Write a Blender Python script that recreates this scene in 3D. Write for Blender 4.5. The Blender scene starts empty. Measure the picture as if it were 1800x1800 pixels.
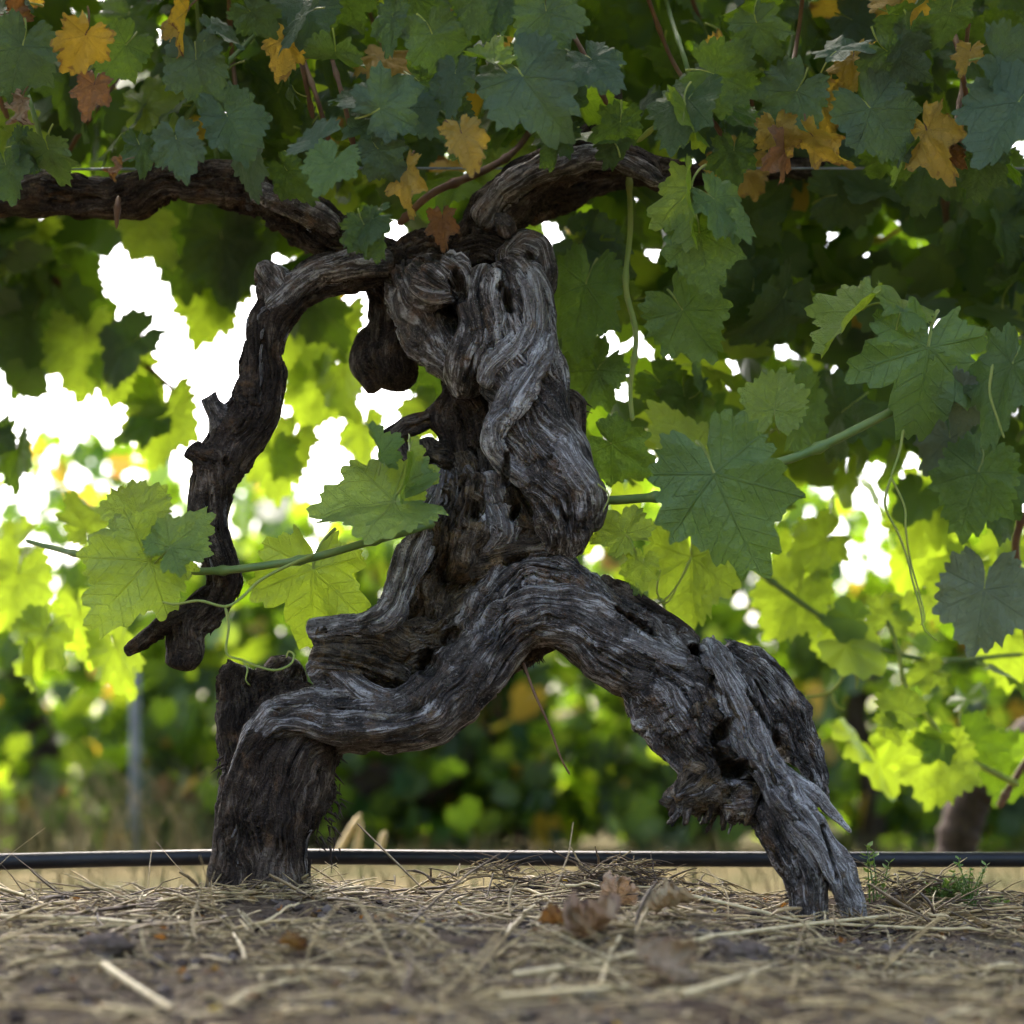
import bpy, math, random
import numpy as np
from mathutils import Vector, Matrix

# ------------------------------------------------------------------ camera, sky, sun, exposure
SC = bpy.context.scene
COL = SC.collection
CAM_H, PITCH, FPX = 0.086, math.radians(7.85), 3750.0
cam_d = bpy.data.cameras.new('camera')
cam = bpy.data.objects.new('camera', cam_d); COL.objects.link(cam)
cam.location = (0, 0, CAM_H)
cam.rotation_euler = (math.pi / 2 + PITCH, 0, 0)
cam_d.sensor_width = cam_d.sensor_height = 24.0
cam_d.lens = 50.0
cam_d.clip_start = 0.02
cam_d.clip_end = 2000
cam_d.dof.use_dof = True
cam_d.dof.focus_distance = 2.13
cam_d.dof.aperture_fstop = 2.1
SC.camera = cam

SUN_EL, SUN_AZ = math.radians(52), math.radians(-18)      # azimuth from +Y (behind the vine), to the left
W = bpy.data.worlds.new('World'); SC.world = W; W.use_nodes = True
wn = W.node_tree.nodes; wl = W.node_tree.links
bg = wn['Background']
sky = wn.new('ShaderNodeTexSky'); sky.sky_type = 'NISHITA'; sky.sun_disc = False
sky.sun_elevation = SUN_EL; sky.sun_rotation = SUN_AZ
sky.air_density = 0.7; sky.dust_density = 6.0; sky.ozone_density = 0.6
wl.new(sky.outputs[0], bg.inputs[0]); bg.inputs[1].default_value = 0.15
sun_d = bpy.data.lights.new('sun', 'SUN'); sun_d.energy = 0.9; sun_d.angle = math.radians(12)
sun_d.color = (1.0, 0.95, 0.86)
sun = bpy.data.objects.new('sun', sun_d); COL.objects.link(sun)
sdir = Vector((math.sin(SUN_AZ) * math.cos(SUN_EL), math.cos(SUN_AZ) * math.cos(SUN_EL), math.sin(SUN_EL)))
sun.rotation_euler = sdir.to_track_quat('Z', 'Y').to_euler()
sun.location = sdir * 20
SC.view_settings.view_transform = 'Standard'
SC.view_settings.look = 'None'
SC.view_settings.exposure = 3.1
SC.view_settings.gamma = 1.0
SC.render.engine = 'CYCLES'
SC.cycles.use_denoising = True
SC.cycles.max_bounces = 5
SC.cycles.diffuse_bounces = 3
SC.cycles.use_adaptive_sampling = True
SC.cycles.adaptive_threshold = 0.02
SC.cycles.glossy_bounces = 2
SC.cycles.transmission_bounces = 4
SC.cycles.sample_clamp_indirect = 8.0

# ------------------------------------------------------------------ helpers
UP = np.array([0, -math.sin(PITCH), math.cos(PITCH)])
FW = np.array([0, math.cos(PITCH), math.sin(PITCH)])
RT = np.array([1.0, 0, 0])
def P(px, py, Y):
    """world point at distance Y (metres along +Y) seen at photo position px, py"""
    d = (px - 900) * RT + (900 - py) * UP + FPX * FW
    return d * (Y / d[1]) + np.array([0, 0, CAM_H])
def MPP(Y):
    return Y / math.cos(PITCH) / FPX
Y0 = 2.17
rng = np.random.default_rng(11)
R0 = random.Random(77)

def _hash(ix, iy, iz, seed):
    h = (ix.astype(np.uint32) * np.uint32(374761393) + iy.astype(np.uint32) * np.uint32(668265263)
         + iz.astype(np.uint32) * np.uint32(2147483647) + np.uint32(seed * 1274126177 & 0xffffffff))
    h = (h ^ (h >> np.uint32(13))) * np.uint32(1274126177)
    h = h ^ (h >> np.uint32(16))
    return h
def noise(x, y, z, seed=0):
    """gradient-free smooth value noise, about -1..1"""
    fx, fy, fz = np.floor(x), np.floor(y), np.floor(z)
    ix, iy, iz = fx.astype(np.int64), fy.astype(np.int64), fz.astype(np.int64)
    tx, ty, tz = x - fx, y - fy, z - fz
    out = 0
    def grad(dx, dy, dz):
        h = _hash((ix + dx) & 0xffff, (iy + dy) & 0xffff, (iz + dz) & 0xffff, seed)
        gx = (h & np.uint32(1023)).astype(np.float32) / 511.5 - 1
        gy = ((h >> np.uint32(10)) & np.uint32(1023)).astype(np.float32) / 511.5 - 1
        gz = ((h >> np.uint32(20)) & np.uint32(1023)).astype(np.float32) / 511.5 - 1
        return gx * (tx - dx) + gy * (ty - dy) + gz * (tz - dz)
    ux, uy, uz = tx*tx*(3-2*tx), ty*ty*(3-2*ty), tz*tz*(3-2*tz)
    for dz, wz in ((0, 1-uz), (1, uz)):
        for dy, wy in ((0, 1-uy), (1, uy)):
            out = out + wz * wy * ((1-ux) * grad(0, dy, dz) + ux * grad(1, dy, dz))
    return np.clip(out * 1.35, -1, 1)
def sstep(a, b, x):
    t = np.clip((x - a) / (b - a), 0, 1)
    return t * t * (3 - 2 * t)

def catmull(pts, n):
    pts = np.asarray(pts, float)
    p = np.vstack([2*pts[0]-pts[1], pts, 2*pts[-1]-pts[-2]])
    k = len(pts) - 1
    t = np.linspace(0, k - 1e-6, n)
    i = t.astype(int); f = (t - i)[:, None]
    a, b, c, d = p[i], p[i+1], p[i+2], p[i+3]
    return 0.5 * (2*b + (c-a)*f + (2*a-5*b+4*c-d)*f**2 + (3*b-a-3*c+d)*f**3)

def frames(c):
    t = np.gradient(c, axis=0); t /= np.linalg.norm(t, axis=1)[:, None] + 1e-12
    n = np.zeros_like(t)
    ref = np.array([0, -1.0, 0])
    v = ref - t[0] * (ref @ t[0])
    if np.linalg.norm(v) < 1e-3: v = np.array([1.0, 0, 0]) - t[0] * t[0][0]
    n[0] = v / np.linalg.norm(v)
    for i in range(1, len(t)):
        v = n[i-1] - t[i] * (n[i-1] @ t[i])
        n[i] = v / (np.linalg.norm(v) + 1e-12)
    b = np.cross(t, n)
    return t, n, b

def make_mesh(name, V, F, mats, uvs=None, matidx=None, attrs=None, smooth=True):
    """V (n,3); F list of arrays each (m,3) or (m,4); uvs dict name->(n,2); attrs dict name->(n,3) or (n,)"""
    me = bpy.data.meshes.new(name)
    F = [f for f in F if len(f)]
    nl = sum(f.size for f in F); nf = sum(len(f) for f in F)
    me.vertices.add(len(V)); me.loops.add(nl); me.polygons.add(nf)
    me.vertices.foreach_set('co', np.asarray(V, np.float32).ravel())
    li = np.concatenate([f.ravel() for f in F]).astype(np.int32)
    tot = np.concatenate([np.full(len(f), f.shape[1]) for f in F])
    st = np.concatenate([[0], np.cumsum(tot)[:-1]]).astype(np.int32)
    me.loops.foreach_set('vertex_index', li)
    me.polygons.foreach_set('loop_start', st)
    if matidx is not None: me.polygons.foreach_set('material_index', np.asarray(matidx, np.int32))
    me.polygons.foreach_set('use_smooth', np.full(nf, smooth))
    for k, uv in (uvs or {}).items():
        l = me.uv_layers.new(name=k)
        l.data.foreach_set('uv', np.asarray(uv, np.float32)[li].ravel())
    for k, a in (attrs or {}).items():
        a = np.asarray(a, np.float32)
        if a.ndim == 2:
            at = me.attributes.new(k, 'FLOAT_VECTOR', 'POINT'); at.data.foreach_set('vector', a.ravel())
        else:
            at = me.attributes.new(k, 'FLOAT', 'POINT'); at.data.foreach_set('value', a)
    for m in mats: me.materials.append(m)
    me.update(calc_edges=True); me.validate()
    return me

def obj(name, me, parent=None):
    o = bpy.data.objects.new(name, me); COL.objects.link(o)
    if parent is not None: o.parent = parent
    return o
def tag(o, label=None, cat=None, group=None, kind=None):
    if label: o['label'] = label
    if cat: o['category'] = cat
    if group: o['group'] = group
    if kind: o['kind'] = kind
    return o
def thing(name, loc, label, cat, group=None):
    o = obj(name, None); o.location = loc
    bpy.context.view_layer.update()
    return tag(o, label, cat, group)

# ------------------------------------------------------------------ node helper
class N:
    def __init__(s, name):
        s.m = bpy.data.materials.new(name); s.m.use_nodes = True
        s.t = s.m.node_tree; s.n = s.t.nodes; s.l = s.t.links
        s.n.clear()
        s.out = s.n.new('ShaderNodeOutputMaterial')
    def node(s, t, **kw):
        n = s.n.new('ShaderNode' + t)
        for k, v in kw.items(): setattr(n, k, v)
        return n
    def set(s, sock, v):
        if hasattr(v, 'is_output'): s.l.new(v, sock)
        elif isinstance(v, (tuple, list)) and len(v) == 3 and sock.type == 'RGBA': sock.default_value = (*v, 1)
        else: sock.default_value = v
    def math(s, op, a, b=None, c=None, clamp=False):
        n = s.node('Math', operation=op, use_clamp=clamp)
        s.set(n.inputs[0], a)
        if b is not None: s.set(n.inputs[1], b)
        if c is not None: s.set(n.inputs[2], c)
        return n.outputs[0]
    def mix(s, f, a, b, blend='MIX'):
        n = s.node('Mix', data_type='RGBA', blend_type=blend)
        s.set(n.inputs['Factor'], f); s.set(n.inputs[6], a); s.set(n.inputs[7], b)
        return n.outputs[2]
    def ramp(s, f, stops, interp='LINEAR'):
        n = s.node('ValToRGB'); r = n.color_ramp; r.interpolation = interp
        while len(r.elements) < len(stops): r.elements.new(0.5)
        for e, (p, c) in zip(r.elements, stops):
            e.position = p; e.color = (*c, 1) if not isinstance(c, (int, float)) else (c, c, c, 1)
        s.set(n.inputs[0], f)
        return n.outputs[0]
    def smooth(s, x, a, b):
        n = s.node('MapRange', interpolation_type='SMOOTHSTEP')
        s.set(n.inputs[0], x); s.set(n.inputs[1], a); s.set(n.inputs[2], b)
        return n.outputs[0]
    def noise(s, vec, scale, detail=3, rough=0.55, dist=0.0):
        n = s.node('TexNoise'); s.set(n.inputs['Vector'], vec)
        n.inputs['Scale'].default_value = scale; n.inputs['Detail'].default_value = detail
        n.inputs['Roughness'].default_value = rough; n.inputs['Distortion'].default_value = dist
        return n.outputs[0]
    def vscale(s, v, sc):
        n = s.node('VectorMath', operation='MULTIPLY'); s.set(n.inputs[0], v); n.inputs[1].default_value = sc
        return n.outputs[0]
    def bsdf(s, col, rough=0.6, spec=0.4, normal=None):
        b = s.node('BsdfPrincipled')
        s.set(b.inputs['Base Color'], col); s.set(b.inputs['Roughness'], rough)
        s.set(b.inputs['Specular IOR Level'], spec)
        if normal is not None: s.set(b.inputs['Normal'], normal)
        return b
    def bump(s, h, strength=0.5, dist=0.002):
        b = s.node('Bump'); s.set(b.inputs['Height'], h)
        b.inputs['Strength'].default_value = strength; b.inputs['Distance'].default_value = dist
        return b.outputs[0]
    def done(s, sh):
        s.l.new(sh, s.out.inputs[0]); return s.m

# ------------------------------------------------------------------ materials
def m_(a, b, t): return tuple(x + (y - x) * t for x, y in zip(a, b))
def wood_mat(name, pale, mid, dark, warm, pale_amt, warm_amt, rough=0.62, spec=0.35):
    m = N(name)
    at = m.node('Attribute', attribute_name='grain').outputs['Vector']
    oc = m.node('TexCoord').outputs['Object']
    fib = m.noise(m.vscale(at, (1, 1, 0.075)), 260, 3, 0.65, 0.3)          # long fibres
    fine = m.noise(m.vscale(at, (1, 1, 0.06)), 800, 2, 0.6)
    blot = m.noise(oc, 22, 3, 0.65)
    blot2 = m.noise(oc, 55, 2, 0.6)
    spk = m.noise(oc, 380, 2, 0.7)
    f = m.math('ADD', m.math('MULTIPLY', fib, 0.7), m.math('MULTIPLY', fine, 0.3))
    lo = m.ramp(f, [(0.42, dark), (0.50, m_(dark, mid, 0.6)), (0.60, mid)])
    hi = m.ramp(f, [(0.40, m_(dark, mid, 0.7)), (0.49, mid), (0.56, m_(mid, pale, 0.55)), (0.64, pale)])
    base = m.mix(m.smooth(m.math('ADD', m.math('MULTIPLY', blot, 0.75), m.math('MULTIPLY', blot2, 0.25)), 0.56 - pale_amt, 0.66 - pale_amt), lo, hi)
    base = m.mix(m.math('MULTIPLY', m.smooth(blot2, 0.66 - 0.25 * warm_amt, 0.78), 0.75), base, warm)
    base = m.mix(m.math('MULTIPLY', m.smooth(spk, 0.58, 0.72), 0.35), base, pale)
    base = m.mix(m.math('MULTIPLY', m.smooth(spk, 0.45, 0.32), 0.75), base, dark)
    h = m.math('ADD', m.math('MULTIPLY', fib, 1.0), m.math('ADD', m.math('MULTIPLY', fine, 0.45), m.math('MULTIPLY', spk, 0.65)))
    nrm = m.bump(h, 1.0, 0.010)
    return m.done(m.bsdf(base, rough, spec, nrm).outputs[0])
M_WOOD = wood_mat('weathered_wood', (0.62, 0.585, 0.555), (0.105, 0.083, 0.068), (0.010, 0.0075, 0.006), (0.17, 0.095, 0.045), 0.115, 0.55, 0.58, 0.38)
M_GREY = wood_mat('silver_wood', (0.68, 0.655, 0.63), (0.20, 0.175, 0.16), (0.016, 0.012, 0.010), (0.20, 0.13, 0.07), 0.19, 0.25, 0.55, 0.4)
M_BARK = wood_mat('brown_bark', (0.23, 0.185, 0.145), (0.062, 0.044, 0.031), (0.014, 0.010, 0.008), (0.14, 0.08, 0.04), 0.09, 0.5, 0.8, 0.15)
M_ROT = wood_mat('rotten_wood', (0.33, 0.28, 0.22), (0.11, 0.085, 0.06), (0.018, 0.014, 0.010), (0.24, 0.15, 0.06), 0.10, 0.8, 0.85, 0.12)

def leaf_mat(name, front, front2, vein, trans, back, tmix=0.42, gloss=0.42, brown=0.0, bcol=(0.16, 0.07, 0.03), spec=0.45, lite=False):
    m = N(name)
    uv = m.node('UVMap', uv_map='veins').outputs[0]
    uv2 = m.node('UVMap', uv_map='misc').outputs[0]
    sx = m.node('SeparateXYZ'); m.l.new(uv, sx.inputs[0]); al, ac = sx.outputs[0], sx.outputs[1]
    s2 = m.node('SeparateXYZ'); m.l.new(uv2, s2.inputs[0]); rad, lr = s2.outputs[0], s2.outputs[1]
    oi = m.node('ObjectInfo').outputs['Random']
    rnd = m.math('FRACT', m.math('ADD', oi, lr))
    at = m.node('Attribute', attribute_name='lpos').outputs['Vector']
    cmb = m.node('CombineXYZ'); m.set(cmb.inputs[2], m.math('MULTIPLY', rnd, 37.0))
    va = m.node('VectorMath', operation='ADD'); m.l.new(at, va.inputs[0]); m.l.new(cmb.outputs[0], va.inputs[1])
    lp = va.outputs[0]
    wid = m.math('MULTIPLY_ADD', al, -0.012, 0.020)
    v1 = m.math('SUBTRACT', 1.0, m.smooth(m.math('DIVIDE', ac, wid), 0.35, 1.0))
    ph = m.math('FRACT', m.math('SUBTRACT', m.math('MULTIPLY', al, 6.5), m.math('MULTIPLY', ac, 5.2)))
    d2 = m.math('ABSOLUTE', m.math('SUBTRACT', ph, 0.5))
    v2 = m.math('MULTIPLY', m.math('SUBTRACT', 1.0, m.smooth(d2, 0.018, 0.065)), 0.6)
    if lite:
        base = m.mix(rnd, front, front2)
        hsv = m.node('HueSaturation'); m.set(hsv.inputs['Color'], m.mix(m.math('MULTIPLY', v1, 0.4), base, vein))
        m.set(hsv.inputs['Hue'], m.math('MULTIPLY_ADD', rnd, 0.035, 0.482)); m.set(hsv.inputs['Value'], m.math('MULTIPLY_ADD', m.math('FRACT', m.math('MULTIPLY', rnd, 7.3)), 0.5, 0.75))
        geo = m.node('NewGeometry').outputs['Backfacing']
        b = m.bsdf(m.mix(geo, hsv.outputs[0], back), gloss, spec)
        t = m.node('BsdfTranslucent'); m.set(t.inputs[0], m.mix(rnd, trans, tuple(c * 0.7 for c in trans)))
        mx = m.node('MixShader'); mx.inputs[0].default_value = tmix
        m.l.new(b.outputs[0], mx.inputs[1]); m.l.new(t.outputs[0], mx.inputs[2])
        return m.done(mx.outputs[0])
    vor = m.node('TexVoronoi', feature='DISTANCE_TO_EDGE'); m.l.new(lp, vor.inputs['Vector']); vor.inputs['Scale'].default_value = 17
    v3 = m.math('MULTIPLY', m.math('SUBTRACT', 1.0, m.smooth(vor.outputs[0], 0.0, 0.10)), 0.10)
    v = m.math('MAXIMUM', v1, m.math('MAXIMUM', v2, v3), clamp=True)
    blot = m.noise(lp, 3.2, 4, 0.6)
    base = m.mix(m.smooth(blot, 0.35, 0.65), front, front2)
    hsv = m.node('HueSaturation'); m.set(hsv.inputs['Color'], base)
    m.set(hsv.inputs['Hue'], m.math('MULTIPLY_ADD', rnd, 0.035, 0.482)); m.set(hsv.inputs['Value'], m.math('MULTIPLY_ADD', m.math('FRACT', m.math('MULTIPLY', rnd, 7.3)), 0.5, 0.75))
    base = m.mix(m.math('MULTIPLY', v, 0.75), hsv.outputs[0], vein)
    tcol = m.mix(m.math('MULTIPLY', v, 0.45), m.mix(m.smooth(blot, 0.3, 0.7), trans, tuple(c * 0.75 for c in trans)), tuple(c * 0.55 for c in trans))
    if brown > 0:
        e = m.math('ADD', m.math('MULTIPLY', rad, 0.55), m.math('MULTIPLY', m.noise(lp, 4.5, 5, 0.7), 0.9))
        bm = m.smooth(e, 1.12 - 0.3 * brown, 1.22 - 0.3 * brown)
        sp = m.smooth(m.noise(lp, 16, 2, 0.5), 0.70 - 0.05 * brown, 0.74)
        bm = m.math('MAXIMUM', bm, m.math('MULTIPLY', sp, 0.8))
        base = m.mix(bm, base, bcol); tcol = m.mix(bm, tcol, tuple(c * 0.8 for c in bcol))
    geo = m.node('NewGeometry').outputs['Backfacing']
    base = m.mix(geo, base, back)
    h = m.math('ADD', m.math('MULTIPLY', v, -0.8), m.math('MULTIPLY', m.noise(lp, 9, 3, 0.5), 0.9))
    nrm = m.bump(h, 0.75, 0.005)
    b = m.bsdf(base, gloss, spec, nrm)
    t = m.node('BsdfTranslucent'); m.set(t.inputs[0], tcol); m.l.new(nrm, t.inputs['Normal'])
    mx = m.node('MixShader'); mx.inputs[0].default_value = tmix
    m.l.new(b.outputs[0], mx.inputs[1]); m.l.new(t.outputs[0], mx.inputs[2])
    return m.done(mx.outputs[0])
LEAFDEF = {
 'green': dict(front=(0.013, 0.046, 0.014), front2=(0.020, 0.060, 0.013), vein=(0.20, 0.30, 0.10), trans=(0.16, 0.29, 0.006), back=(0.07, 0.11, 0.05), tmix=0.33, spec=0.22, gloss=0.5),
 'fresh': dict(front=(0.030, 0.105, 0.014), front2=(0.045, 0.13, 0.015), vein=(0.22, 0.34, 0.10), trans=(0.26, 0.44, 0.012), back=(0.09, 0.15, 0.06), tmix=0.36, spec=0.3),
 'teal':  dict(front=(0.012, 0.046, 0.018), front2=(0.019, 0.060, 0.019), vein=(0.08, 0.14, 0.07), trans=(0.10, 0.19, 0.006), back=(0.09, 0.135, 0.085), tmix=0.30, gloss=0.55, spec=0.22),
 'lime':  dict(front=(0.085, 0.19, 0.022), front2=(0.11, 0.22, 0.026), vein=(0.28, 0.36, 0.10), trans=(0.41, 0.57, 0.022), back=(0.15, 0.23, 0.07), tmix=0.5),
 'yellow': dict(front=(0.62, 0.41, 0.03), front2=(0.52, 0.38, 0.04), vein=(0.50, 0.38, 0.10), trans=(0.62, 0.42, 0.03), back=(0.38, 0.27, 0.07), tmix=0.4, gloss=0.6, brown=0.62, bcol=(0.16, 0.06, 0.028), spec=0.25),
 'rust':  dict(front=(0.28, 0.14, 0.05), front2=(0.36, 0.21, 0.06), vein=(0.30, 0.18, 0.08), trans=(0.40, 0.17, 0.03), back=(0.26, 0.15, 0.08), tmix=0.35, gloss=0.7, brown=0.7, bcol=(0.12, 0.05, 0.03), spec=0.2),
 'dry':   dict(front=(0.48, 0.36, 0.23), front2=(0.38, 0.27, 0.16), vein=(0.30, 0.22, 0.13), trans=(0.30, 0.18, 0.08), back=(0.34, 0.26, 0.17), tmix=0.25, gloss=0.8, brown=0.5, bcol=(0.16, 0.09, 0.06), spec=0.15),
 'grey':  dict(front=(0.16, 0.20, 0.15), front2=(0.20, 0.23, 0.18), vein=(0.28, 0.31, 0.24), trans=(0.16, 0.22, 0.06), back=(0.16, 0.20, 0.15), tmix=0.25, gloss=0.7, spec=0.25),
}
ML = {k: leaf_mat('leaf_' + k, **d) for k, d in LEAFDEF.items()}
MLL = {k: leaf_mat('leaf_mass_' + k, lite=True, **d) for k, d in LEAFDEF.items()}
def plain(name, c1, c2, scale=60, rough=0.6, spec=0.4, trans=None, stretch=(1, 1, 1)):
    m = N(name)
    oc = m.node('TexCoord').outputs['Object']
    col = m.mix(m.smooth(m.noise(m.vscale(oc, stretch), scale, 3, 0.6), 0.35, 0.65), c1, c2)
    b = m.bsdf(col, rough, spec, m.bump(m.noise(oc, scale * 6, 2, 0.6), 0.3, 0.001))
    if trans:
        t = m.node('BsdfTranslucent'); m.set(t.inputs[0], trans)
        mx = m.node('MixShader'); mx.inputs[0].default_value = 0.3
        m.l.new(b.outputs[0], mx.inputs[1]); m.l.new(t.outputs[0], mx.inputs[2])
        return m.done(mx.outputs[0])
    return m.done(b.outputs[0])
M_CANE = plain('green_cane', (0.10, 0.17, 0.04), (0.14, 0.20, 0.05), 40, 0.45, 0.4)
M_TEND = plain('yellow_green_tendril', (0.34, 0.38, 0.09), (0.26, 0.34, 0.08), 40, 0.5, 0.4, (0.4, 0.45, 0.08))
M_BROWNCANE = plain('brown_cane', (0.11, 0.055, 0.03), (0.16, 0.085, 0.04), 50, 0.6, 0.3)
M_PIPE = plain('black_polythene', (0.010, 0.011, 0.014), (0.018, 0.019, 0.023), 30, 0.42, 0.35)
M_STEEL = plain('galvanised_steel', (0.24, 0.27, 0.30), (0.16, 0.18, 0.20), 30, 0.5, 0.5)
M_WIRE = plain('trellis_wire', (0.20, 0.24, 0.25), (0.13, 0.15, 0.15), 30, 0.4, 0.5)
M_DARKBARK = plain('dark_bark', (0.035, 0.026, 0.022), (0.07, 0.052, 0.042), 50, 0.85, 0.15)

def rnd_mat(name, stops, rough=0.75, spec=0.2, trans=0.0):
    m = N(name)
    r = m.node('Attribute', attribute_name='rnd').outputs['Fac']
    col = m.ramp(r, stops)
    oc = m.node('TexCoord').outputs['Object']
    col = m.mix(m.smooth(m.noise(oc, 120, 3, 0.6), 0.3, 0.7), col, m.mix(0.55, col, (0.03, 0.022, 0.016)))
    b = m.bsdf(col, rough, spec)
    if trans:
        t = m.node('BsdfTranslucent'); m.set(t.inputs[0], col)
        mx = m.node('MixShader'); mx.inputs[0].default_value = trans
        m.l.new(b.outputs[0], mx.inputs[1]); m.l.new(t.outputs[0], mx.inputs[2])
        return m.done(mx.outputs[0])
    return m.done(b.outputs[0])
M_STRAW = rnd_mat('dry_straw', [(0.0, (0.06, 0.04, 0.028)), (0.3, (0.17, 0.115, 0.068)), (0.5, (0.36, 0.26, 0.125)), (0.75, (0.58, 0.44, 0.20)), (1.0, (0.75, 0.61, 0.34))], 0.6, 0.3)
M_CLOD = rnd_mat('soil_crumb', [(0.0, (0.055, 0.042, 0.035)), (0.6, (0.12, 0.095, 0.08)), (1.0, (0.19, 0.155, 0.135))], 0.95, 0.05)
M_GRASS = rnd_mat('dry_grass', [(0.0, (0.05, 0.08, 0.02)), (0.4, (0.12, 0.13, 0.04)), (0.7, (0.25, 0.20, 0.09)), (1.0, (0.34, 0.28, 0.15))], 0.7, 0.2, 0.3)

def ground_mat():
    m = N('soil_and_litter')
    oc = m.node('TexCoord').outputs['Object']
    a = m.noise(oc, 9, 5, 0.65); b = m.noise(oc, 45, 5, 0.7); c = m.noise(oc, 300, 4, 0.7)
    soil = m.ramp(b, [(0.3, (0.05, 0.034, 0.023)), (0.5, (0.135, 0.096, 0.068)), (0.7, (0.23, 0.17, 0.125))])
    lit = m.ramp(c, [(0.3, (0.07, 0.05, 0.035)), (0.5, (0.20, 0.155, 0.10)), (0.68, (0.36, 0.29, 0.18))])
    near = m.mix(m.smooth(a, 0.40, 0.62), soil, lit)
    sp = m.node('SeparateXYZ'); m.l.new(oc, sp.inputs[0])
    far = m.ramp(m.noise(oc, 2.2, 5, 0.7), [(0.3, (0.045, 0.05, 0.018)), (0.5, (0.095, 0.08, 0.036)), (0.7, (0.15, 0.12, 0.06))])
    col = m.mix(m.smooth(sp.outputs[1], 2.45, 2.9), near, far)
    h = m.math('ADD', m.math('MULTIPLY', b, 1.0), m.math('MULTIPLY', c, 0.5))
    return m.done(m.bsdf(col, 0.95, 0.05, m.bump(h, 1.0, 0.012)).outputs[0])
M_GROUND = ground_mat()

# ------------------------------------------------------------------ ground (one sheet, dense near the vine, out to the horizon)
def axis(lo, hi, step, far_lo, far_hi):
    a = list(np.arange(lo, hi, step)); s = step; x = a[-1]
    while x < far_hi: s *= 1.22; x += s; a.append(x)
    s = step; x = a[0]; b = []
    while x > far_lo: s *= 1.22; x -= s; b.append(x)
    return np.array(b[::-1] + a)
def ground_z(x, y):
    x = np.asarray(x, float); y = np.asarray(y, float)
    z = np.interp(y, [-50, 0.6, 1.35, 1.6, 1.9, 2.1, 2.22, 2.45, 3.2, 4.6, 400], [-0.12, -0.12, -0.085, -0.058, -0.026, -0.012, -0.010, -0.026, -0.032, -0.010, 0.0])
    z = z - 0.020 * sstep(0.12, 0.36, x) * sstep(2.2, 2.05, y) * sstep(1.5, 1.9, y)
    z = z + 0.022 * np.exp(-((x - 0.09) / 0.12) ** 2 - ((y - 2.2) / 0.08) ** 2)
    z = z + 0.005 * np.exp(-((x + 0.25) / 0.08) ** 2 - ((y - 2.15) / 0.08) ** 2) - 0.006 * np.exp(-((x - 0.32) / 0.08) ** 2 - ((y - 2.08) / 0.08) ** 2)
    fade = sstep(4.5, 2.6, y)
    z = z + 0.010 * noise(x * 7, y * 7, x * 0 + .3, 1) * (0.3 + 0.7 * fade)
    z = z + fade * (0.007 * noise(x * 22, y * 22, x * 0 + .7, 2) + 0.0035 * noise(x * 60, y * 60, x * 0 + .1, 3) + 0.002 * noise(x * 140, y * 140, x * 0, 4))
    return z
gx = axis(-0.75, 0.75, 0.005, -400, 400); gy = axis(1.25, 2.5, 0.005, -30, 600)
GX, GY = np.meshgrid(gx, gy)
GZ = ground_z(GX.ravel(), GY.ravel())
gv = np.stack([GX.ravel(), GY.ravel(), GZ], 1)
nx, ny = len(gx), len(gy)
ii = (np.arange(ny - 1)[:, None] * nx + np.arange(nx - 1)[None]).ravel()
gf = np.stack([ii, ii + 1, ii + nx + 1, ii + nx], 1)
tag(obj('ground', make_mesh('ground', gv, [gf], [M_GROUND])), kind='structure')

# ------------------------------------------------------------------ tubes
def tube_arrays(c, r, sides):
    """plain tube along centres c with radii r"""
    t, n, b = frames(c)
    th = np.linspace(0, 2 * np.pi, sides, endpoint=False)
    V = c[:, None] + r[:, None, None] * (np.cos(th)[None, :, None] * n[:, None] + np.sin(th)[None, :, None] * b[:, None])
    k = len(c)
    i = np.arange(k - 1)[:, None] * sides; j = np.arange(sides)[None]; j2 = (j + 1) % sides
    F = np.stack([(i + j), (i + j2), (i + sides + j2), (i + sides + j)], -1).reshape(-1, 4)
    return V.reshape(-1, 3), F
def tube_obj(name, pts, mat, parent=None, sides=8, step=0.006, node=None, lumpy=0.06, seed=0):
    """pts: (px, py, Y, radius px)"""
    w = np.array([np.append(P(a, b, y), r * MPP(y)) for a, b, y, r in pts])
    L = np.sum(np.linalg.norm(np.diff(w[:, :3], axis=0), axis=1))
    s = catmull(w, max(6, int(L / step)))
    r = np.maximum(s[:, 3], 1e-4)
    u = np.linspace(0, L, len(s))
    r = r * (1 + lumpy * noise(u * 60, u * 0 + seed, u * 0, 5))
    if node: r = r * (1 + 0.45 * np.exp(-(((u + 0.3 * node) % node - node / 2) / 0.005) ** 2))
    r[0] *= 0.4; r[-1] *= 0.3
    V, F = tube_arrays(s[:, :3], r, sides)
    o = parent.matrix_world.translation if parent is not None else Vector(w[0, :3])
    V = V - np.array(o)
    ob = obj(name, make_mesh(name, V, [F], [mat]), parent)
    if parent is None: ob.location = o
    return ob

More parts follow.
